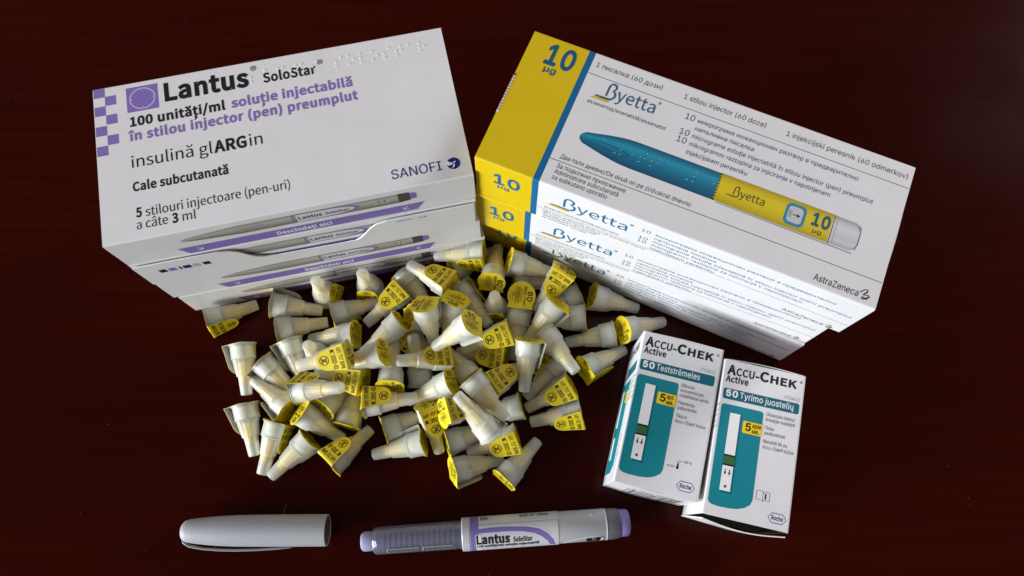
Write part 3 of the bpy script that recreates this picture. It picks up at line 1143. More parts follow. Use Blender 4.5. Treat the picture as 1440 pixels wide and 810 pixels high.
    P.text('Roche', c[0] - 2.6, c[1] + 0.85, c[0] + 2.6, NAVY, 'sans', 0.012, 1.9)
    P.build('maker_logo', root)
    # side panel
    lm = face_map(AW, AD, h, 'left')
    P = Print(lm)
    P.rect(13.7, 3.0, 18.8, 36.0, TEALD, 0)
    P.text('50', 17.4, 35, None, WHITE, 'sans', 0.05, 2.8, 1, rot=-90)
    P.poly([(21.4, 12.5), (64, 12.5), (67.5, 20), (67.5, 38), (21.4, 38)], TEAL, 0)
    P.rect(25.2, 28, 60.5, 33.5, WHITE, 1)
    P.rect(44.2, 28, 49.3, 33.5, GREEN, 2)
    P.rect(27.4, 10.0, 33.0, 20.0, SIGN_Y, 2)
    P.text('5', 32, 18.4, None, BLACK, 'sans', 0.03, 3.4, 3, rot=-90)
    P.text('ACCU-CHEK', 7.6, 36, None, BLACK, 'human', 0.04, 3.6, 1, rot=-90)
    for k, n in enumerate((9, 7, 8, 5, 8)):
        P.text('Accu-Chek Active'[:n + 6], 23 + k * 2.6, 10.5, None, GREY, 'sans', 0.0, 1.3, 1, rot=-90)
    tiny_marks(P, 50, 4.2, 60, 1.3, 11)
    tiny_marks(P, 58, 7.4, 66, 1.3, 12)
    P.build('side_print', root)
    # bottom end panel
    fm0 = face_map(AW, AD, h, 'front')
    off = 0.0018 if variant == 'a' else 0.0066
    if variant == 'a':
        def ff(a, b, o):
            u, q = a / 39.14, 1 - b / 40.8
            return fm0(a, b, o + 0.0012 * math.sin(math.pi * u) * math.sin(math.pi * min(1, q * 0.5 + 0.25)) - 0.0001)
        P = Print(ff)
        tiny_marks(P, 10.5, 5.6, 30.0, 2.0, 13)
        rnd = random.Random(4)
        a = 9.0
        while a < 34.5:
            w = rnd.choice((0.3, 0.3, 0.55, 0.85))
            P.rect(a, 11.0, a + w, 34.0, BLACK, 0)
            a += w + rnd.choice((0.3, 0.35, 0.6, 0.9))
        P.build('barcode', root)
    else:
        def ff(a, b, o):
            u, q = a / 39.14, 1 - b / 40.8
            return fm0(a, b, o + 0.0007 + 0.0010 * math.sin(math.pi * u) * math.sin(math.pi * min(1, q * 0.5 + 0.25)) + 0.0030 * q * (0.55 + 0.45 * math.sin(math.pi * u)))
        P = Print(ff)
        for k in range(10):
            P.rect(8 + k * 2.4, 8, 9.3 + k * 2.4, 20, ink('pale_grey', (0.40, 0.40, 0.42)), 0)
        P.build('end_print', root)
    return root


_A = [('Glikozes', 22.4, 28.3), ('koncentrācijas', 24.8, 33.2), ('noteikšanai asinīs', 27.2, 35.8), ('Piemērots', 30.8, 29.9), ('paškontrolei', 33.2, 31.2), ('Tikai ar', 37.0, 27.3), ('Accu-Chek® Active', 39.5, 36.4)]
_B = [('Gliukozės kiekiui', 22.6, 35.8), ('kraujyje nustatyti', 25.0, 36.4), ('Tinka', 29.0, 27.0), ('savikontrolei', 31.4, 32.5), ('Naudoti tik su', 35.2, 33.9), ('Accu-Chek® Active', 37.9, 37.2)]
strip_box(0.0752, 0.0549, -0.2244, 'left one of two white and teal test strip boxes, barcode on its bottom end', 'Teststrēmeles', 'apt.', _A, 'a')
strip_box(0.1140, 0.0424, -0.2011, 'right one of two white and teal test strip boxes, its bottom flap gaping open', 'Tyrimo juostelių', 'apie', _B, 'b')

# ------------------------------------------------------------------ injection pen lying in front
PEN_R = 0.0079


def build_pen():
    x0, y0, x1, y1 = -0.06988, -0.00559, 0.06021, 0.00655
    yaw = math.atan2(y1 - y0, x1 - x0)
    root = thing('injection_pen', 'uncapped grey insulin pen with purple button and smoky clear front, lying along the bottom', 'insulin pen', (x0, y0, PEN_R), yaw)
    lathe('rubber_nose', [(0.0002, 0.0), (0.0003, 0.0034), (0.0010, 0.0043), (0.0020, 0.0046), (0.0046, 0.0046), (0.0064, 0.0044), (0.0068, 0.0040), (0.0068, 0)], [PENL], 40, root)
    hold = lathe('cartridge_holder', [(0.0062, 0.0042), (0.0064, 0.0056), (0.0072, 0.0062), (0.0084, 0.0064), *[(0.0115 + 0.0026 * k + d, 0.00642 + 0.000012 * k + e) for k in range(14) for d, e in ((0, 0), (0.0002, 0.00007), (0.0005, 0.00007), (0.0007, 0))], (0.0494, 0.0066), (0.0494, 0.0058), (0.009, 0.0056), (0.0075, 0.0050), (0.0066, 0.0040)], [HOLDER], 48, root)
    lathe('glass_cartridge', [(0.0075, 0), (0.0075, 0.0030), (0.011, 0.0032), (0.014, 0.0049), (0.048, 0.0049), (0.048, 0)], [GLASS], 36, hold)
    lathe('rubber_plunger', [(0.043, 0), (0.043, 0.0044), (0.0482, 0.0044), (0.0482, 0)], [GREYP], 32, hold)
    # raised frames of the two viewing slots on the near side, and faint graduation ridges
    def cyl(s, phi, r):
        return (s, -r * math.sin(phi), r * math.cos(phi))
    for s0, s1 in ((0.0130, 0.0285), (0.0300, 0.0445)):
        V, F, MI = [], [], []
        p0, p1 = R(40), R(62)
        ring = [(s0, p0), (s1, p0), (s1, p1), (s0, p1)]
        inn = [(s0 + 0.0004, p0 + R(3)), (s1 - 0.0004, p0 + R(3)), (s1 - 0.0004, p1 - R(3)), (s0 + 0.0004, p1 - R(3))]
        for k, (s, p) in enumerate(ring):
            V.append(cyl(s, p, 0.00675))
        for s, p in inn:
            V.append(cyl(s, p, 0.00684))
        for s, p in inn:
            V.append(cyl(s, p, 0.00668))
        for k in range(4):
            k2 = (k + 1) % 4
            F.append((k, k2, 4 + k2, 4 + k)); MI.append(0)
            F.append((4 + k, 4 + k2, 8 + k2, 8 + k)); MI.append(0)
        F.append((8, 9, 10, 11)); MI.append(1)
        from_data('viewing_slot', V, F, [mat('slot_frame', (0.34, 0.34, 0.38), 0.35), GREYP], MI, None, hold)
    lathe('collar', [(0.0490, 0.0060), (0.0490, 0.0076), (0.0494, 0.0079), (0.0526, 0.0079), (0.0528, 0.0077)], [PENW], 56, root)
    lathe('pen_barrel', [(0.0524, 0.0070), (0.0524, 0.0077), (0.0955, 0.00765), (0.0965, 0.0075), (0.1180, 0.0074), (0.1184, 0.0072), (0.1184, 0.006)], [PENW], 64, root)
    lathe('seam_ring', [(0.1182, 0.0062), (0.1182, 0.00745), (0.1188, 0.00745), (0.1188, 0.0062)], [SILV], 56, root)
    lathe('dose_dial', [(0.1189, 0.0060), (0.1189, 0.0073), (0.1215, 0.0073), (0.1222, 0.0072), (0.1245, 0.0070), (0.1254, 0.0067), (0.1256, 0.0060)], [PEND], 56, root, mod=lambda s, a: 1 + (0.012 if s > 0.119 and s < 0.1250 and int(a / (2 * math.pi) * 28) % 2 else 0))
    lathe('injection_button', [(0.1254, 0.0064), (0.1262, 0.0065), (0.1290, 0.0064), (0.1300, 0.0058), (0.1304, 0.0045), (0.1304, 0.0)], [PENP], 48, root)
    # label wrapped round the barrel
    lr = 0.0078
    V, F = [], []
    n = 40
    for s in (0.0530, 0.0952):
        for k in range(n + 1):
            V.append(cyl(s, R(-150 + 300 * k / n), lr))
    for k in range(n):
        F.append((k, k + 1, n + 2 + k, n + 1 + k))
    lab = from_data('paper_label', V, F, [LABEL], None, True, root)

    def slabs(P, step=0.45):
        """cut the flat print into strips, then roll it round the barrel"""
        me = bpy.data.meshes.new('tmp')
        me.from_pydata(P.v, [], P.f)
        me.polygons.foreach_set('material_index', P.mi)
        bm = bmesh.new()
        bm.from_mesh(me)
        lo = min(v.co.y for v in bm.verts)
        hi = max(v.co.y for v in bm.verts)
        y = lo + step
        while y < hi:
            bmesh.ops.bisect_plane(bm, geom=bm.verts[:] + bm.edges[:] + bm.faces[:], plane_co=(0, y, 0), plane_no=(0, 1, 0), dist=1e-6)
            y += step
        for v in bm.verts:
            a, b, o = v.co
            rr = lr + o / 1000
            v.co = cyl(a / 1000, b / 1000 / lr, rr)
        bm.to_mesh(me)
        bm.free()
        for m in P.mats:
            me.materials.append(m)
        return me

    def cp():
        return Print(lambda a, b, o: (a, b, o * 1000))
    P = cp()
    # purple frame: left bar, arch over the name
    P.rect(53.2, -10.5, 57.2, 11.0, PURP, 0)
    P.poly([(57.2, -1.9), (64, -2.2), (72, -2.1), (80, -1.5), (86, -0.2), (90, 2.2), (92.6, 5.6), (93.6, 9.5), (91.2, 9.5), (89.6, 6.0), (87, 3.4), (83.5, 1.6), (78, 0.5), (71, 0.0), (57.2, 0.1)], PURP, 0)
    P.stroke([(57.2, -2.5), (64, -2.8), (72, -2.7), (80, -2.1), (86.3, -0.8), (90.6, 1.8), (93.4, 5.4), (94.4, 9.5)], 0.35, WHITE, 1)
    P.rect(57.6, -4.6, 94.9, -4.2, ink('label_edge', (0.70, 0.70, 0.72)), 1)
    P.rect(57.6, -4.1, 94.9, -3.7, ink('pale_grey', (0.40, 0.40, 0.42)), 1)
    P.rect(55.6, 0.6, 58.2, 10.6, ink('label_edge', (0.70, 0.70, 0.72)), 1, 0.5)
    P.text('Lantus', 55.9, 5.3, 71.8, BLACK, 'human', 0.05, 4.1, 2)
    P.text('SoloStar', 73.4, 5.3, 82.4, BLACK, 'human', 0.035, 2.4, 2)
    P.text('100 unități/ml soluție injectabilă', 55.9, 7.6, 85.6, BLACK, 'human', 0.045, 1.5, 2)
    P.text('EXP 07 2020', 77.3, -7.2, 91.0, BLACK, 'sans', 0.035, 1.9, 2)
    for k in range(5):
        P.rect(58.2 + k * 0.75, -9.4 + (k % 2) * 0.3, 58.6 + k * 0.75, -6.4, BLACK, 2)
    me = slabs(P)
    link_mesh('label_print', me, lab)
    # dose window and its hooked frame near the dial
    V, F, MI = [], [], []
    ss = [0.1085, 0.1100, 0.1120, 0.1140, 0.1152]
    ps = [R(q) for q in (50, 56, 62, 68, 75)]
    for s in ss:
        for p in ps:
            V.append(cyl(s, p, 0.00752))
    for i in range(4):
        for j in range(4):
            F.append((i * 5 + j, i * 5 + j + 1, i * 5 + j + 6, i * 5 + j + 5))
    win = from_data('dose_window', V, F, [mat('dark_window', (0.02, 0.008, 0.008), 0.12, 0.6)], None, True, root)
    P = Print(lambda a, b, o: cyl(a / 1000, b / 1000 / 0.0075, 0.00755))
    P.ring(112.0, 7.6, 0.75, 0.3, ink('pale_grey', (0.40, 0.40, 0.42)), 0, 0.9, 14)
    P.build('dose_digit', win)
    V, F = [], []
    arc = [(0.0975, 72), (0.100, 62), (0.104, 54), (0.108, 49.5), (0.112, 47), (0.1148, 45), (0.1166, 52), (0.1164, 62), (0.1150, 74)]
    for s, p in arc:
        for dr, dp in ((0.0, -2.2), (0.00035, 0), (0.0, 2.2)):
            V.append(cyl(s, R(p + dp), 0.00742 + dr))
    for i in range(len(arc) - 1):
        for j in range(2):
            F.append((i * 3 + j, i * 3 + j + 1, i * 3 + j + 4, i * 3 + j + 3))
    from_data('window_frame', V, F, [PENW], None, True, root)
    # small raised dot beside the dial
    V, F = [], []
    for q, rr in ((0.0, 0.0012), (0.0004, 0.0009), (0.0001, 0.0006), (-0.0001, 0.0002)):
        for k in range(14):
            t = 2 * math.pi * k / 14
            V.append(cyl(0.1122 + rr * math.cos(t), R(-42) + rr * math.sin(t) / 0.0075, 0.00742 + q))
    for j in range(3):
        for k in range(14):
            F.append((j * 14 + k, j * 14 + (k + 1) % 14, j * 14 + 14 + (k + 1) % 14, j * 14 + 14 + k))
    from_data('moulded_dimple', V, F, [PENW], None, True, root)


build_pen()


def build_cap():
    x0, y0, x1, y1 = -0.15753, -0.00276, -0.08573, -0.00056
    root = thing('pen_cap', 'loose grey pen cap with side clip, hollow end to the right, at the bottom left', 'pen cap', (x0, y0, 0.0075), math.atan2(y1 - y0, x1 - x0))
    outer = [(0.0002, 0), (0.0004, 0.0022), (0.0010, 0.0036), (0.0022, 0.0049), (0.0040, 0.0055), (0.008, 0.0060), (0.014, 0.0066), (0.020, 0.0070), (0.027, 0.0073), (0.036, 0.00742), (0.050, 0.0075), (0.0709, 0.0075), (0.0711, 0.0073), (0.0711, 0.0069), (0.0708, 0.0067)]
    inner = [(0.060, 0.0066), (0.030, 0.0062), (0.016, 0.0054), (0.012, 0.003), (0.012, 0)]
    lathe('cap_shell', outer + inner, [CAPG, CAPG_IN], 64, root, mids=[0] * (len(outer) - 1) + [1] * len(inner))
    # clip: a bowed bar on the near side, joined at the tip
    path = [(0.0012, -0.0030), (0.0022, -0.0056), (0.005, -0.0074), (0.012, -0.0087), (0.020, -0.0093), (0.028, -0.0095), (0.038, -0.0093), (0.047, -0.0088), (0.0525, -0.0083), (0.0542, -0.0079)]
    V, F = [], []
    for i, (s, y) in enumerate(path):
        hw = (0.0030, 0.0030, 0.0028, 0.0026, 0.0025, 0.0024, 0.0022, 0.0020, 0.0016, 0.0008)[i]
        th = (0.0026, 0.0024, 0.0014, 0.0011, 0.0011, 0.0011, 0.0010, 0.0010, 0.0009, 0.0006)[i]
        for yy, zz in ((0, -1), (0, 1), (0.25, 1.15), (1, 1.0), (1, -1.0), (0.25, -1.15)):
            V.append((s, y + th * yy, zz * hw - 0.0012))
    for i in range(len(path) - 1):
        for k in range(6):
            k2 = (k + 1) % 6
            F.append((i * 6 + k, i * 6 + k2, i * 6 + 6 + k2, i * 6 + 6 + k))
    F += [tuple(range(6))[::-1], tuple((len(path) - 1) * 6 + k for k in range(6))]
    cl = from_data('clip', V, F, [CAPG], None, True, root)
    bm = bmesh.new()
    bm.from_mesh(cl.data)
    bmesh.ops.recalc_face_normals(bm, faces=bm.faces)
    for e in bm.edges:
        if len(e.link_faces) == 2 and e.calc_face_angle(0) > R(40):
            e.smooth = False
    bm.to_mesh(cl.data)
    bm.free()
    V, F = [], []
    for dx in (0.0168, 0.0175):
        for yy, zz in ((-0.0088, -0.003), (-0.0088, -0.0014), (-0.0060, -0.0014), (-0.0060, -0.003)):
            V.append((dx, yy, zz))
    F = [(0, 1, 2, 3), (7, 6, 5, 4)] + [(k, 4 + k, 4 + (k + 1) % 4, (k + 1) % 4) for k in range(4)]
    from_data('clip_nub', V, F, [CAPG], None, None, root)


build_cap()


def hair(name, pts, r, label):
    V, F = [], []
    for i, p in enumerate(pts):
        for k in range(5):
            t = 2 * math.pi * k / 5
            V.append((p[0] + r * math.cos(t), p[1], p[2] + r * math.sin(t)))
    for i in range(len(pts) - 1):
        for k in range(5):
            k2 = (k + 1) % 5
            F.append((i * 5 + k, i * 5 + k2, i * 5 + 5 + k2, i * 5 + 5 + k))
    o = from_data(name, V, F, [mat('pale_fibre', (0.30, 0.22, 0.20), 0.6)], None, True)
    tag(o, label, 'fibre')


hair('stray_fibre', [(-0.1103, 0.0066, 0.0012), (-0.1104, 0.0078, 0.001), (-0.1102, 0.0095, 0.0008), (-0.1099, 0.0108, 0.0006), (-0.1097, 0.0116, 0.0004)], 0.00008, 'tiny pale fibre curling up from behind the grey pen cap')


def dust():
    rn = random.Random(9)
    V, F = [], []
    for i in range(150):
        x, y = rn.uniform(-0.31, 0.31), rn.uniform(-0.025, 0.31)
        s = rn.uniform(0.00006, 0.00020) * (2.0 if rn.random() < 0.05 else 1)
        n0 = len(V)
        a0 = rn.uniform(0, 6.28)
        k_ = 5
        for k in range(k_):
            t = a0 + 2 * math.pi * k / k_
            e = rn.uniform(0.6, 1.4)
            V.append((x + s * e * math.cos(t), y + s * e * math.sin(t), 0.00003))
        V.append((x, y, 0.00003 + s * 0.7))
        for k in range(k_):
            F.append((n0 + k, n0 + (k + 1) % k_, n0 + k_))
    o = from_data('dust_specks', V, F, [mat('grey_dust', (0.16, 0.12, 0.11), 0.8)])
    o['kind'] = 'stuff'
    o['label'] = 'tiny pale dust specks scattered over the dark table'


dust()

# ------------------------------------------------------------------ needle caps
def build_needle_meshes():
    prof = [(0, 0.0060), (0, 0.0069), (0.0007, 0.0069), (0.0008, 0.0064), (0.0040, 0.00625), (0.0078, 0.0061), (0.0082, 0.0054), (0.0110, 0.00492), (0.0140, 0.00442), (0.0165, 0.0040), (0.0169, 0.0035), (0.0215, 0.00316), (0.0258, 0.00285), (0.0264, 0.0026), (0.0265, 0.0022), (0.0265, 0),
            (0.0258, 0), (0.0257, 0.0020), (0.0168, 0.0028), (0.0160, 0.0033), (0.0082, 0.0047), (0.0075, 0.0054), (0, 0.0060)]

    def mod(s, a):
        k = int(round(a / (2 * math.pi) * 72))
        if s < 0.0008:
            return 1
        if s < 0.0079:
            return 1.0 + (0.012 if k % 2 else 0)
        if s < 0.0166:
            return 1.0 + (0.045 if k % 9 == 0 else 0)
        return 1
    cap_ = lathe('outer_cap', prof, [CAPM, CAPM_IN], 72, None, 'z', mod, True, [0] * 15 + [1] * (len(prof) - 16))
    sh = lathe('inner_shield', [(0.0094, 0), (0.0095, 0.0030), (0.0150, 0.00275), (0.0168, 0.00262), (0.0196, 0.0024), (0.0199, 0.0022), (0.0199, 0)], [SHIELD], 24, None, 'z')
    hb = lathe('needle_hub', [(0.0012, 0.0035), (0.0012, 0.0049), (0.0050, 0.0048), (0.0056, 0.0040), (0.0072, 0.0034), (0.0072, 0)], [HUB], 28, None, 'z', lambda s, a: 1 + (0.02 if int(a / (2 * math.pi) * 28) % 2 else 0))
    out = [o.data for o in (cap_, sh, hb)]
    for o in (cap_, sh, hb):
        bpy.data.objects.remove(o)
    return out


XF, RF = 6.7, 0.5
TAB_LEN = 15.3


def seal_fn(delta, seed, opened, XF=6.7):
    rn = random.Random(seed)
    ph = [rn.uniform(0, 6.28) for _ in range(6)]
    be = R(90 + delta)

    def wav(x, y):
        r = math.hypot(x, y)
        a = math.atan2(y, x)
        e = max(0, (r - 4.5) / 3)
        return e * (0.15 * math.sin(3 * a + ph[0]) + 0.10 * math.sin(6 * a + ph[1]) + 0.05 * math.sin(11 * a + ph[2]) - 0.08)

    def fn(x, y, o):
        o = o * 1000
        if opened:
            return ((XF + 0.15 + o + 0.35 * wav(x, y) + 0.012 * (XF - x) ** 2) / 1000, y / 1000, -(XF - x) / 1000 - 0.0002)
        if x <= XF:
            return (x / 1000, y / 1000, (-0.12 - o + wav(x, y)) / 1000)
        th = min((x - XF) / RF, be)
        px, pz = XF + (RF + o) * math.sin(th), -0.12 + RF - (RF + o) * math.cos(th)
        rest = x - XF - RF * be
        if rest > 0:
            px += rest * math.cos(be)
            pz += rest * math.sin(be)
            c = 0.010 * math.sin(ph[3]) * rest * rest * 0.35 + 0.0045 * y * y * math.sin(ph[4])
            px += c
        return (px / 1000, y / 1000, pz / 1000)
    return fn


def half_width(x, XF):
    Rd = 7.4
    if x < 4.0:
        return math.sqrt(max(0, Rd * Rd - x * x))
    if x <= XF + 0.4:
        return 6.22 + 0.5 * (x - 4.0) / (XF - 3.6)
    end, rc = XF + TAB_LEN, 5.0
    c = end - rc
    if x < c:
        return 6.72 - (6.72 - 5.05) * ((x - XF) / (c - XF)) ** 0.9
    return math.sqrt(max(0, rc * rc - (x - c) ** 2))


def build_seal(delta, seed, opened=False, XF=6.7):
    fn = seal_fn(delta, seed, opened, XF)
    TAB_END = XF + TAB_LEN
    xs = [-7.4, -7.25, -6.8, -6.0, -5, -3.5, -2, 0, 2, 4, 5.4, 6.3, XF]
    if not opened:
        xs += [XF + 0.15, XF + 0.3, XF + 0.45, XF + 0.6, XF + 0.8, XF + 2.2, XF + 4, XF + 6, TAB_END - 5.0, TAB_END - 3.6, TAB_END - 2.2, TAB_END - 1.2, TAB_END - 0.5, TAB_END - 0.12, TAB_END]
    ny = 10
    V, F, MI = [], [], []
    for o in (0.0, -0.00012):
        for x in xs:
            h = max(half_width(x, XF), 0.05)
            for j in range(ny + 1):
                V.append(fn(x, -h + 2 * h * j / ny, o))
    W1, B = ny + 1, len(xs) * (ny + 1)
    for i in range(len(xs) - 1):
        for j in range(ny):
            a = i * W1 + j
            F.append((a, a + 1, a + W1 + 1, a + W1)); MI.append(0)
            F.append((B + a, B + a + W1, B + a + W1 + 1, B + a + 1)); MI.append(1)
        for a in (i * W1, i * W1 + ny):
            F.append((a, a + W1, B + a + W1, B + a)); MI.append(0)
    for j in range(ny):
        for a in (j, (len(xs) - 1) * W1 + j):
            F.append((a, a + 1, B + a + 1, B + a)); MI.append(0)
    o = from_data('paper_seal', V, F, [SEAL, SEAL_IN], MI, True)
    bm = bmesh.new()
    bm.from_mesh(o.data)
    bmesh.ops.recalc_face_normals(bm, faces=bm.faces)
    for e in bm.edges:
        if len(e.link_faces) == 2 and e.calc_face_angle(0) > R(50):
            e.smooth = False
    bm.to_mesh(o.data)
    bm.free()
    me = o.data
    bpy.data.objects.remove(o)
    # print on the outer face: on the disc, text runs towards the fold with its top at -y
    P = Print(lambda a, b, o_: fn(a, b, o_))
    I = SEAL_INK
    P.text('BD', -2.4, -3.2, 2.4, I, 'sans', 0.035, 2.6)
    P.text('Micro-Fine+', -4.9, -1.2, 4.9, I, 'sans', 0.03, 1.5)
    P.text('0.30x8mm', -3.6, 0.6, 3.2, I, 'sans', 0.0, 1.2)
    P.text('STERILE', -4.2, 2.6, 3.0, I, 'sans', 0.02, 1.4)
    P.stroke([(-4.6, 1.1), (4.6, 1.1), (4.6, 2.9), (-4.6, 2.9), (-4.6, 1.1)], 0.16, I, 1)
    P.stroke([(3.4, 1.1), (3.4, 2.9)], 0.16, I, 1)
    P.text('CE', -1.6, 4.8, 0.6, I, 'sans', 0.0, 1.5)
    P.disc(2.2, 4.3, 0.3, I)
    if not opened:
        # on the tab, text runs along -y with its top towards the fold
        x0 = XF + 0.8

        def tabtext(s, x, y0, y1, cap, wt=0.0):
            V_, F_, w_ = layout('sans', s, 0.0)
            ax, bx = min(v[0] for v in V_), max(v[0] for v in V_)
            k = (y0 - y1) / (bx - ax)
            for i_, (ox, oy) in enumerate(((0, 0), (0.09, 0), (0, 0.09), (-0.09, 0), (0, -0.09))):
                P.add([(x + ox - v[1] * cap / 0.7, y0 + oy - (v[0] - ax) * k) for v in V_], F_, I, 1 + 0.07 * i_)
        tabtext('LOT', x0 + 2.8, 4.8, 2.4, 1.1)
        P.stroke([(x0 + 1.2, 5.1), (x0 + 3.2, 5.1), (x0 + 3.2, 2.1), (x0 + 1.2, 2.1), (x0 + 1.2, 5.1)], 0.16, I, 1)
        tabtext('717 3098', x0 + 3.0, 1.4, -5.4, 1.9)
        P.rect(x0 + 4.8, 3.2, x0 + 6.7, 4.6, I, 1)
        P.stroke([(x0 + 4.8, 3.2), (x0 + 4.8, 1.8), (x0 + 6.7, 1.8), (x0 + 6.7, 3.2)], 0.2, I, 1)
        tabtext('2022-02', x0 + 6.7, 1.5, -5.0, 2.1)
        c = x0 + 10.7
        P.ring(c, 0.2, 2.2, 0.36, I, 1)
        tabtext('2', c + 1.2, 1.0, -0.6, 2.4)
        P.stroke([(c - 1.5, 1.7), (c + 1.5, -1.3)], 0.3, I, 2)
        P.stroke([(c - 1.5, -1.3), (c + 1.5, 1.7)], 0.3, I, 2)
    pm = bpy.data.meshes.new('seal_print')
    pm.from_pydata(P.v, [], P.f)
    for m in P.mats:
        pm.materials.append(m)
    pm.update()
    return me, pm


CAP_ME, SHIELD_ME, HUB_ME = build_needle_meshes()
SEALS = [build_seal(d, s, False, x) for d, s, x in ((8, 1, 6.7), (6, 2, 6.7), (4, 3, 6.7), (7, 4, 6.7), (12, 5, 7.6), (11, 6, 7.4))]
SEAL_OPEN = build_seal(0, 7, True)

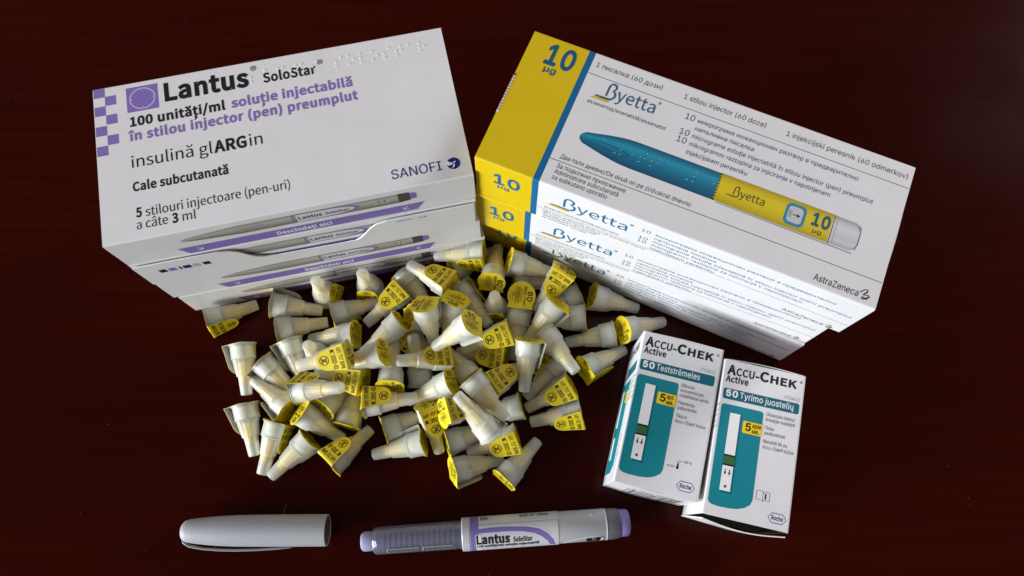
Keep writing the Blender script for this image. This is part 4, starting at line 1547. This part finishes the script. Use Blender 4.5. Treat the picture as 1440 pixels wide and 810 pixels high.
# base point, direction of the tip, roll of the tab about that axis (0 = tab uppermost), label
NEEDLES = {
    1: ((-0.15972, 0.10256, 0.00727), (0.9014, 0.4101, -0.1392), -80, "far left cap under the purple stack's corner, tip up right, yellow tab hanging beneath"),
    2: ((-0.127, 0.11261, 0.00727), (0.9883, -0.0627, -0.1392), 108, 'cap touching the purple stack at upper left, dark tab fold along its top, tip right'),
    3: ((-0.1229, 0.09881, 0.00727), (0.9654, 0.2207, -0.1392), 180, 'plain white cap lying parallel directly below the one touching the purple stack, tip right'),
    4: ((-0.13974, 0.09068, 0.00727), (0.1633, -0.9767, -0.1392), -118, 'upper of two left-edge caps standing tip down, grey tab flap on its left'),
    15: ((-0.13448, 0.05943, 0.00727), (0.2629, -0.9547, -0.1392), -118, 'lower of two left-edge caps standing tip down, grey tab flap on its left'),
    5: ((-0.12861, 0.08152, 0.00727), (0.7551, -0.6406, -0.1392), -112, 'grey-looking cap right of the upper left-edge cap, yellow-rimmed end up left, tip down right'),
    6: ((-0.11566, 0.09326, 0.00727), (0.3907, -0.9099, -0.1392), -110, 'cap with wide end up at left, its tip hidden under the bright white pair'),
    7: ((-0.10058, 0.08649, 0.0003), (0.0, 0.0, 1.0), 180, 'cap standing upright beside the bright lying cap, only its round white tip showing'),
    8: ((-0.07809, 0.08128, 0.03367), (-0.9635, -0.2288, -0.1392), 22, 'brightest lying cap at left centre, tip left, printed ochre tab facing up at its right'),
    9: ((-0.10573, 0.0659, 0.0169), (0.9135, -0.0094, 0.4067), 50, 'bright cap aiming its blunt tip at the right, yellow printed tab across its top'),
    10: ((-0.07304, 0.07082, 0.01607), (-0.9675, 0.2113, -0.1392), 18, 'cap with glossy pale printed tab and printed end tilted up, right of two bright caps'),
    11: ((-0.10358, 0.05485, 0.01662), (0.7358, -0.4216, -0.5299), 180, 'shaded brownish cap at lower left, thin yellow rim up left, tip pointing down right'),
    12: ((-0.09356, 0.05688, 0.01354), (0.4826, 0.7757, -0.4067), 180, 'cap behind the shaded brownish one, yellow rim edge crossing in front, tip up right'),
    13: ((-0.08226, 0.04958, 0.00709), (0.1976, 0.9789, -0.0523), 180, "cap tip up at the heap's lower left, frilled yellow printed rim at its bottom"),
    14: ((-0.1111, 0.05703, 0.00967), (-0.7994, 0.5844, -0.1392), 100, 'bright white cap at left, tip up left, dark yellow printed end facing lower right'),
    16: ((-0.11687, 0.05073, 0.00727), (-0.2217, -0.9651, -0.1392), 85, 'white cap at the lower left edge, tip down, dark yellow tab along its right side'),
    17: ((-0.09966, 0.04266, 0.00807), (-0.6956, -0.7048, -0.1392), 180, 'white cap at lower left, tip down left, frilled dark yellow end facing up right'),
    18: ((-0.088, 0.03008, 0.00727), (0.6784, 0.7214, -0.1392), 28, 'lowest cap left of centre, big printed yellow tab at lower left, tip up right'),
    19: ((-0.04256, 0.04256, 0.00727), (-0.9604, -0.2415, -0.1392), -105, 'bluish white cap at the bottom centre, tip left, yellow printed end facing right'),
    20: ((-0.06302, 0.04829, 0.00727), (0.9141, 0.3808, -0.1392), 180, 'shaded cap above the bottom centre one, thin bright yellow rim on its left end'),
    21: ((-0.04031, 0.06011, 0.01662), (0.2103, -0.8216, -0.5299), 15, 'cap pointing straight down at bottom centre, printed tab facing up over its wide end'),
    22: ((-0.03197, 0.05461, 0.02474), (0.8704, 0.2775, -0.4067), 0, 'cap right of the down-pointing one, printed tab up, tip under the bright white cap'),
    23: ((-0.0082, 0.04585, 0.0209), (-0.645, 0.6469, 0.4067), -95, 'bright white cap on top at lower centre, tip up left, no print on it'),
    24: ((-0.01943, 0.07267, 0.02407), (0.6819, -0.7181, -0.1392), 180, 'large translucent cap beside the bright white one, yellow rim up left, tip down right'),
    25: ((-0.00961, 0.07056, 0.01287), (0.8015, 0.5815, -0.1392), 0, 'cap right of centre, orange printed tab up, tip hidden beneath the white down-pointing one'),
    26: ((0.00628, 0.06233, 0.00727), (-0.951, -0.276, -0.1392), 180, 'short-looking cap at right, yellow rim edge-on to the right, tip hidden to the left'),
    27: ((0.00448, 0.04673, 0.00727), (-0.9347, -0.3269, -0.1392), 32, 'cap at lower right of the heap, tip left, printed yellow tab on its lower side'),
    28: ((-0.00164, 0.02519, 0.00727), (0.6361, 0.759, -0.1392), 180, 'lowest right cap, tip up right, narrow printed yellow end facing lower left'),
    29: ((-0.02699, 0.02876, 0.0102), (0.924, 0.2651, -0.2756), -120, 'lowest cap right of centre, wide yellow-rimmed end left, tip right, under a printed tab'),
    73: ((-0.03085, 0.04257, 0.00727), (0.9261, 0.3507, -0.1392), 180, 'cap partly under the bright white cap at lower centre, yellow rim at its left end'),
    30: ((0.00911, 0.093, 0.02234), (-0.0649, -0.9112, -0.4067), 100, 'white cap pointing straight down at right of centre, wide end up, lying over other caps'),
    31: ((0.02622, 0.08602, 0.00727), (-0.6786, -0.7212, -0.1392), -60, 'cap right of the white down-pointing one, curled shiny printed tab along its upper left'),
    32: ((0.03147, 0.07338, 0.0102), (-0.8494, -0.4501, -0.2756), 20, 'cap at the right side, tip down left, large printed yellow tab with crossed-out symbol'),
    33: ((0.0366, 0.06041, 0.00727), (-0.964, -0.2265, -0.1392), 52, 'lower of two right-edge caps with tip left, yellow tab along its lower side'),
    34: ((0.0174, 0.09883, 0.01502), (0.5988, -0.7855, 0.1564), 180, 'large plain cap at upper right of the heap, yellow-edged end up left, tip down right'),
    35: ((0.05467, 0.10149, 0.00727), (-0.9728, -0.1851, -0.1392), 180, 'plain pale cap at far right, tip pointing left, end against a dark yellow disc'),
    36: ((0.05819, 0.10207, 0.01272), (0.881, 0.2889, -0.3746), 180, 'cap at far right above the small box, tip right, dark yellow printed disc facing left'),
    37: ((0.03807, 0.08138, 0.0102), (0.8349, 0.4763, -0.2756), -85, 'cap touching the left small box with its tip, yellow disc at left and tab underneath'),
    38: ((0.04274, 0.12124, 0.0102), (0.9445, -0.1788, -0.2756), 180, 'cap just under the yellow-ended stack at right, yellow printed disc left, tip right'),
    39: ((0.03633, 0.1225, 0.00727), (-0.9064, -0.3989, -0.1392), 180, 'cap half hidden under two others at upper right, wide curved end up right'),
    40: ((0.03885, 0.10921, 0.01127), (-0.9874, -0.0758, -0.1392), 180, 'cap lying left-right at upper right, yellow rim edge at its right end, tip hidden'),
    41: ((0.02699, 0.13084, 0.02302), (-0.5305, -0.6616, -0.5299), 15, 'cap leaning against the right stack, printed yellow tab face up, white wide end topmost'),
    42: ((0.02327, 0.11329, 0.02222), (-0.5586, -0.6381, -0.5299), 110, 'cap with narrow tilted printed disc at upper right, tip down left, yellow edge below'),
    43: ((0.00444, 0.11252, 0.00727), (-0.1036, -0.9848, -0.1392), 0, 'cap whose peeled-open round yellow seal faces up, upper right centre'),
    44: ((-0.04348, 0.10736, 0.0327), (0.1798, -0.6171, -0.766), 150, 'steep white cap at upper centre with yellow printed end facing up, tip down'),
    45: ((-0.05226, 0.10392, 0.01902), (0.8465, 0.0516, -0.5299), 180, 'small glimpse of a cap behind the steep white one, yellow rim at left'),
    46: ((-0.02836, 0.11239, 0.02577), (-0.2165, -0.6331, -0.7431), -90, 'steep cap at upper centre, dark yellow printed oval end, long tab edge on its left'),
    47: ((-0.01896, 0.09667, 0.03952), (-0.7165, -0.3281, -0.6157), 150, 'bright white ribbed cap at centre, yellow printed end facing right, tip down left'),
    48: ((-0.02719, 0.1249, 0.00789), (0.5942, -0.8026, 0.0523), 75, 'grey cap behind the bright ribbed one, yellow tab edge upper right, tip down right'),
    49: ((-0.03249, 0.12128, 0.01767), (-0.8523, 0.5043, -0.1392), -18, 'cap near the purple stack, tip up left, printed tab face up on its lower end'),
    50: ((-0.0594, 0.13244, 0.00727), (0.6438, -0.7524, -0.1392), 180, "plain cap with wide end against the purple stack's lower band, no yellow on its face"),
    51: ((-0.05746, 0.12147, 0.00869), (-0.7205, -0.6915, -0.0523), 0, 'cap with printed tab at upper right, tip down left, below the two upright caps'),
    52: ((-0.07694, 0.12499, 0.0003), (0.0, 0.0, 1.0), 180, 'right one of two upright caps in front of the purple stack, rounded white tip up'),
    53: ((-0.10009, 0.12034, 0.0003), (0.0, 0.0, 1.0), -100, 'left one of two upright caps before the purple stack, yellow tab on its right'),
    54: ((-0.09478, 0.10768, 0.00727), (0.9274, 0.3471, -0.1392), -95, 'cap in front of the two upright caps, yellow rim left, curled tab beneath, tip right'),
    55: ((-0.08073, 0.097, 0.0102), (-0.959, -0.0653, -0.2756), 180, 'cap pointing left with dark yellow printed disc at its right end, left of centre'),
    56: ((-0.05621, 0.10185, 0.0198), (-0.7441, -0.6085, -0.2756), 180, 'plain cap at centre left, yellow-rimmed wide end up right, tip under a printed disc'),
    57: ((-0.06249, 0.08346, 0.02869), (-0.9125, -0.2244, -0.342), 180, 'cap at centre left with orange printed disc facing right, tip down left'),
    58: ((-0.05568, 0.09887, 0.00727), (0.7506, -0.6459, -0.1392), -25, 'cap at centre, printed yellow tab on its left slope, grey wide end up right'),
    59: ((-0.03227, 0.08473, 0.0145), (-0.8963, -0.1767, 0.4067), 0, 'cap on top at the centre, tip left, bright printed tab and printed rim at right'),
    60: ((-0.05973, 0.06857, 0.0182), (-0.0044, 0.9613, -0.2756), 180, 'shaded cap at centre with wide end down, thin printed yellow rim at its bottom'),
    61: ((-0.04538, 0.07236, 0.0065), (-0.187, 0.8942, 0.4067), 180, 'shaded cap under the central one, tilted printed yellow disc at its lower right'),
    62: ((-0.02903, 0.07136, 0.01914), (-0.857, -0.3163, -0.4067), 180, 'cap at lower centre, white wide end up right, yellow tip over a printed tab'),
    63: ((-0.07224, 0.05981, 0.01509), (0.9889, 0.1388, 0.0523), 20, 'cap at lower centre left, printed yellow tab at its left end, tip right'),
    64: ((-0.00245, 0.08597, 0.00727), (-0.9793, 0.1472, -0.1392), 8, 'lower of two parallel caps right of centre, tip left, printed tab face up'),
    65: ((-0.00029, 0.09911, 0.01527), (-0.9312, -0.3368, -0.1392), 20, 'upper of two parallel caps right of centre, tip left, printed ochre tab at its right'),
    66: ((-0.01886, 0.07409, 0.0126), (-0.6476, 0.7104, -0.2756), 180, 'dim cap between the central printed one and the large translucent one, rim down right'),
    67: ((-0.00872, 0.11469, 0.0003), (0.0, 0.0, 1.0), 180, 'upright cap at upper centre right, round white tip facing the viewer above dark print'),
    68: ((-0.01072, 0.12438, 0.01874), (0.1028, 0.9005, -0.4226), 180, 'cap at the gap between both stacks, tip up, printed yellow oval end facing down'),
    69: ((-0.00188, 0.13613, 0.0198), (0.9484, -0.157, -0.2756), 180, "cap against the right stack's lowest corner, yellow rim left, tip right"),
    70: ((0.00072, 0.13018, 0.00727), (0.9902, -0.0142, -0.1392), 180, "cap right below the one at the right stack's corner, yellow disc edge left, tip right"),
    71: ((-0.01526, 0.14001, 0.01847), (-0.9901, -0.0203, -0.1392), 78, "pale cap bridging over others at the purple stack's right corner, tip left, tab below"),
    72: ((-0.03192, 0.13395, 0.00727), (0.8439, 0.5181, -0.1392), 180, 'cap under the pale bridging one, narrow yellow disc on its left, tip up right'),
}


def needle(b, t, roll, label, k, opened=False):
    t = Vector(t).normalized()
    if t.z > 0.99:
        up, left = Vector((0, 1, 0)), Vector((-1, 0, 0))
    else:
        left = Vector((0, 0, 1)).cross(t).normalized()
        up = t.cross(left).normalized()
    X = up * math.cos(R(roll)) + left * math.sin(R(roll))
    Y = t.cross(X)
    root = thing('needle_cap', label, 'needle cap', group='needle caps heaped between the boxes')
    root.matrix_world = Matrix(((X.x, Y.x, t.x, b[0]), (X.y, Y.y, t.y, b[1]), (X.z, Y.z, t.z, b[2]), (0, 0, 0, 1)))
    link_mesh('outer_cap', CAP_ME, root)
    link_mesh('inner_shield', SHIELD_ME, root)
    link_mesh('needle_hub', HUB_ME, root)
    sm, pm = SEAL_OPEN if opened else SEALS[k]
    s = link_mesh('paper_seal', sm, root)
    link_mesh('seal_print', pm, s)


for _i, (_b, _t, _roll, _lab) in NEEDLES.items():
    _side = abs(_roll) in (118, 112, 108, 95, 100, 110)
    needle(_b, _t, _roll, _lab, (4 if _i % 2 else 5) if _side else _i % 4, _i == 43)

SC.cycles.samples = 128
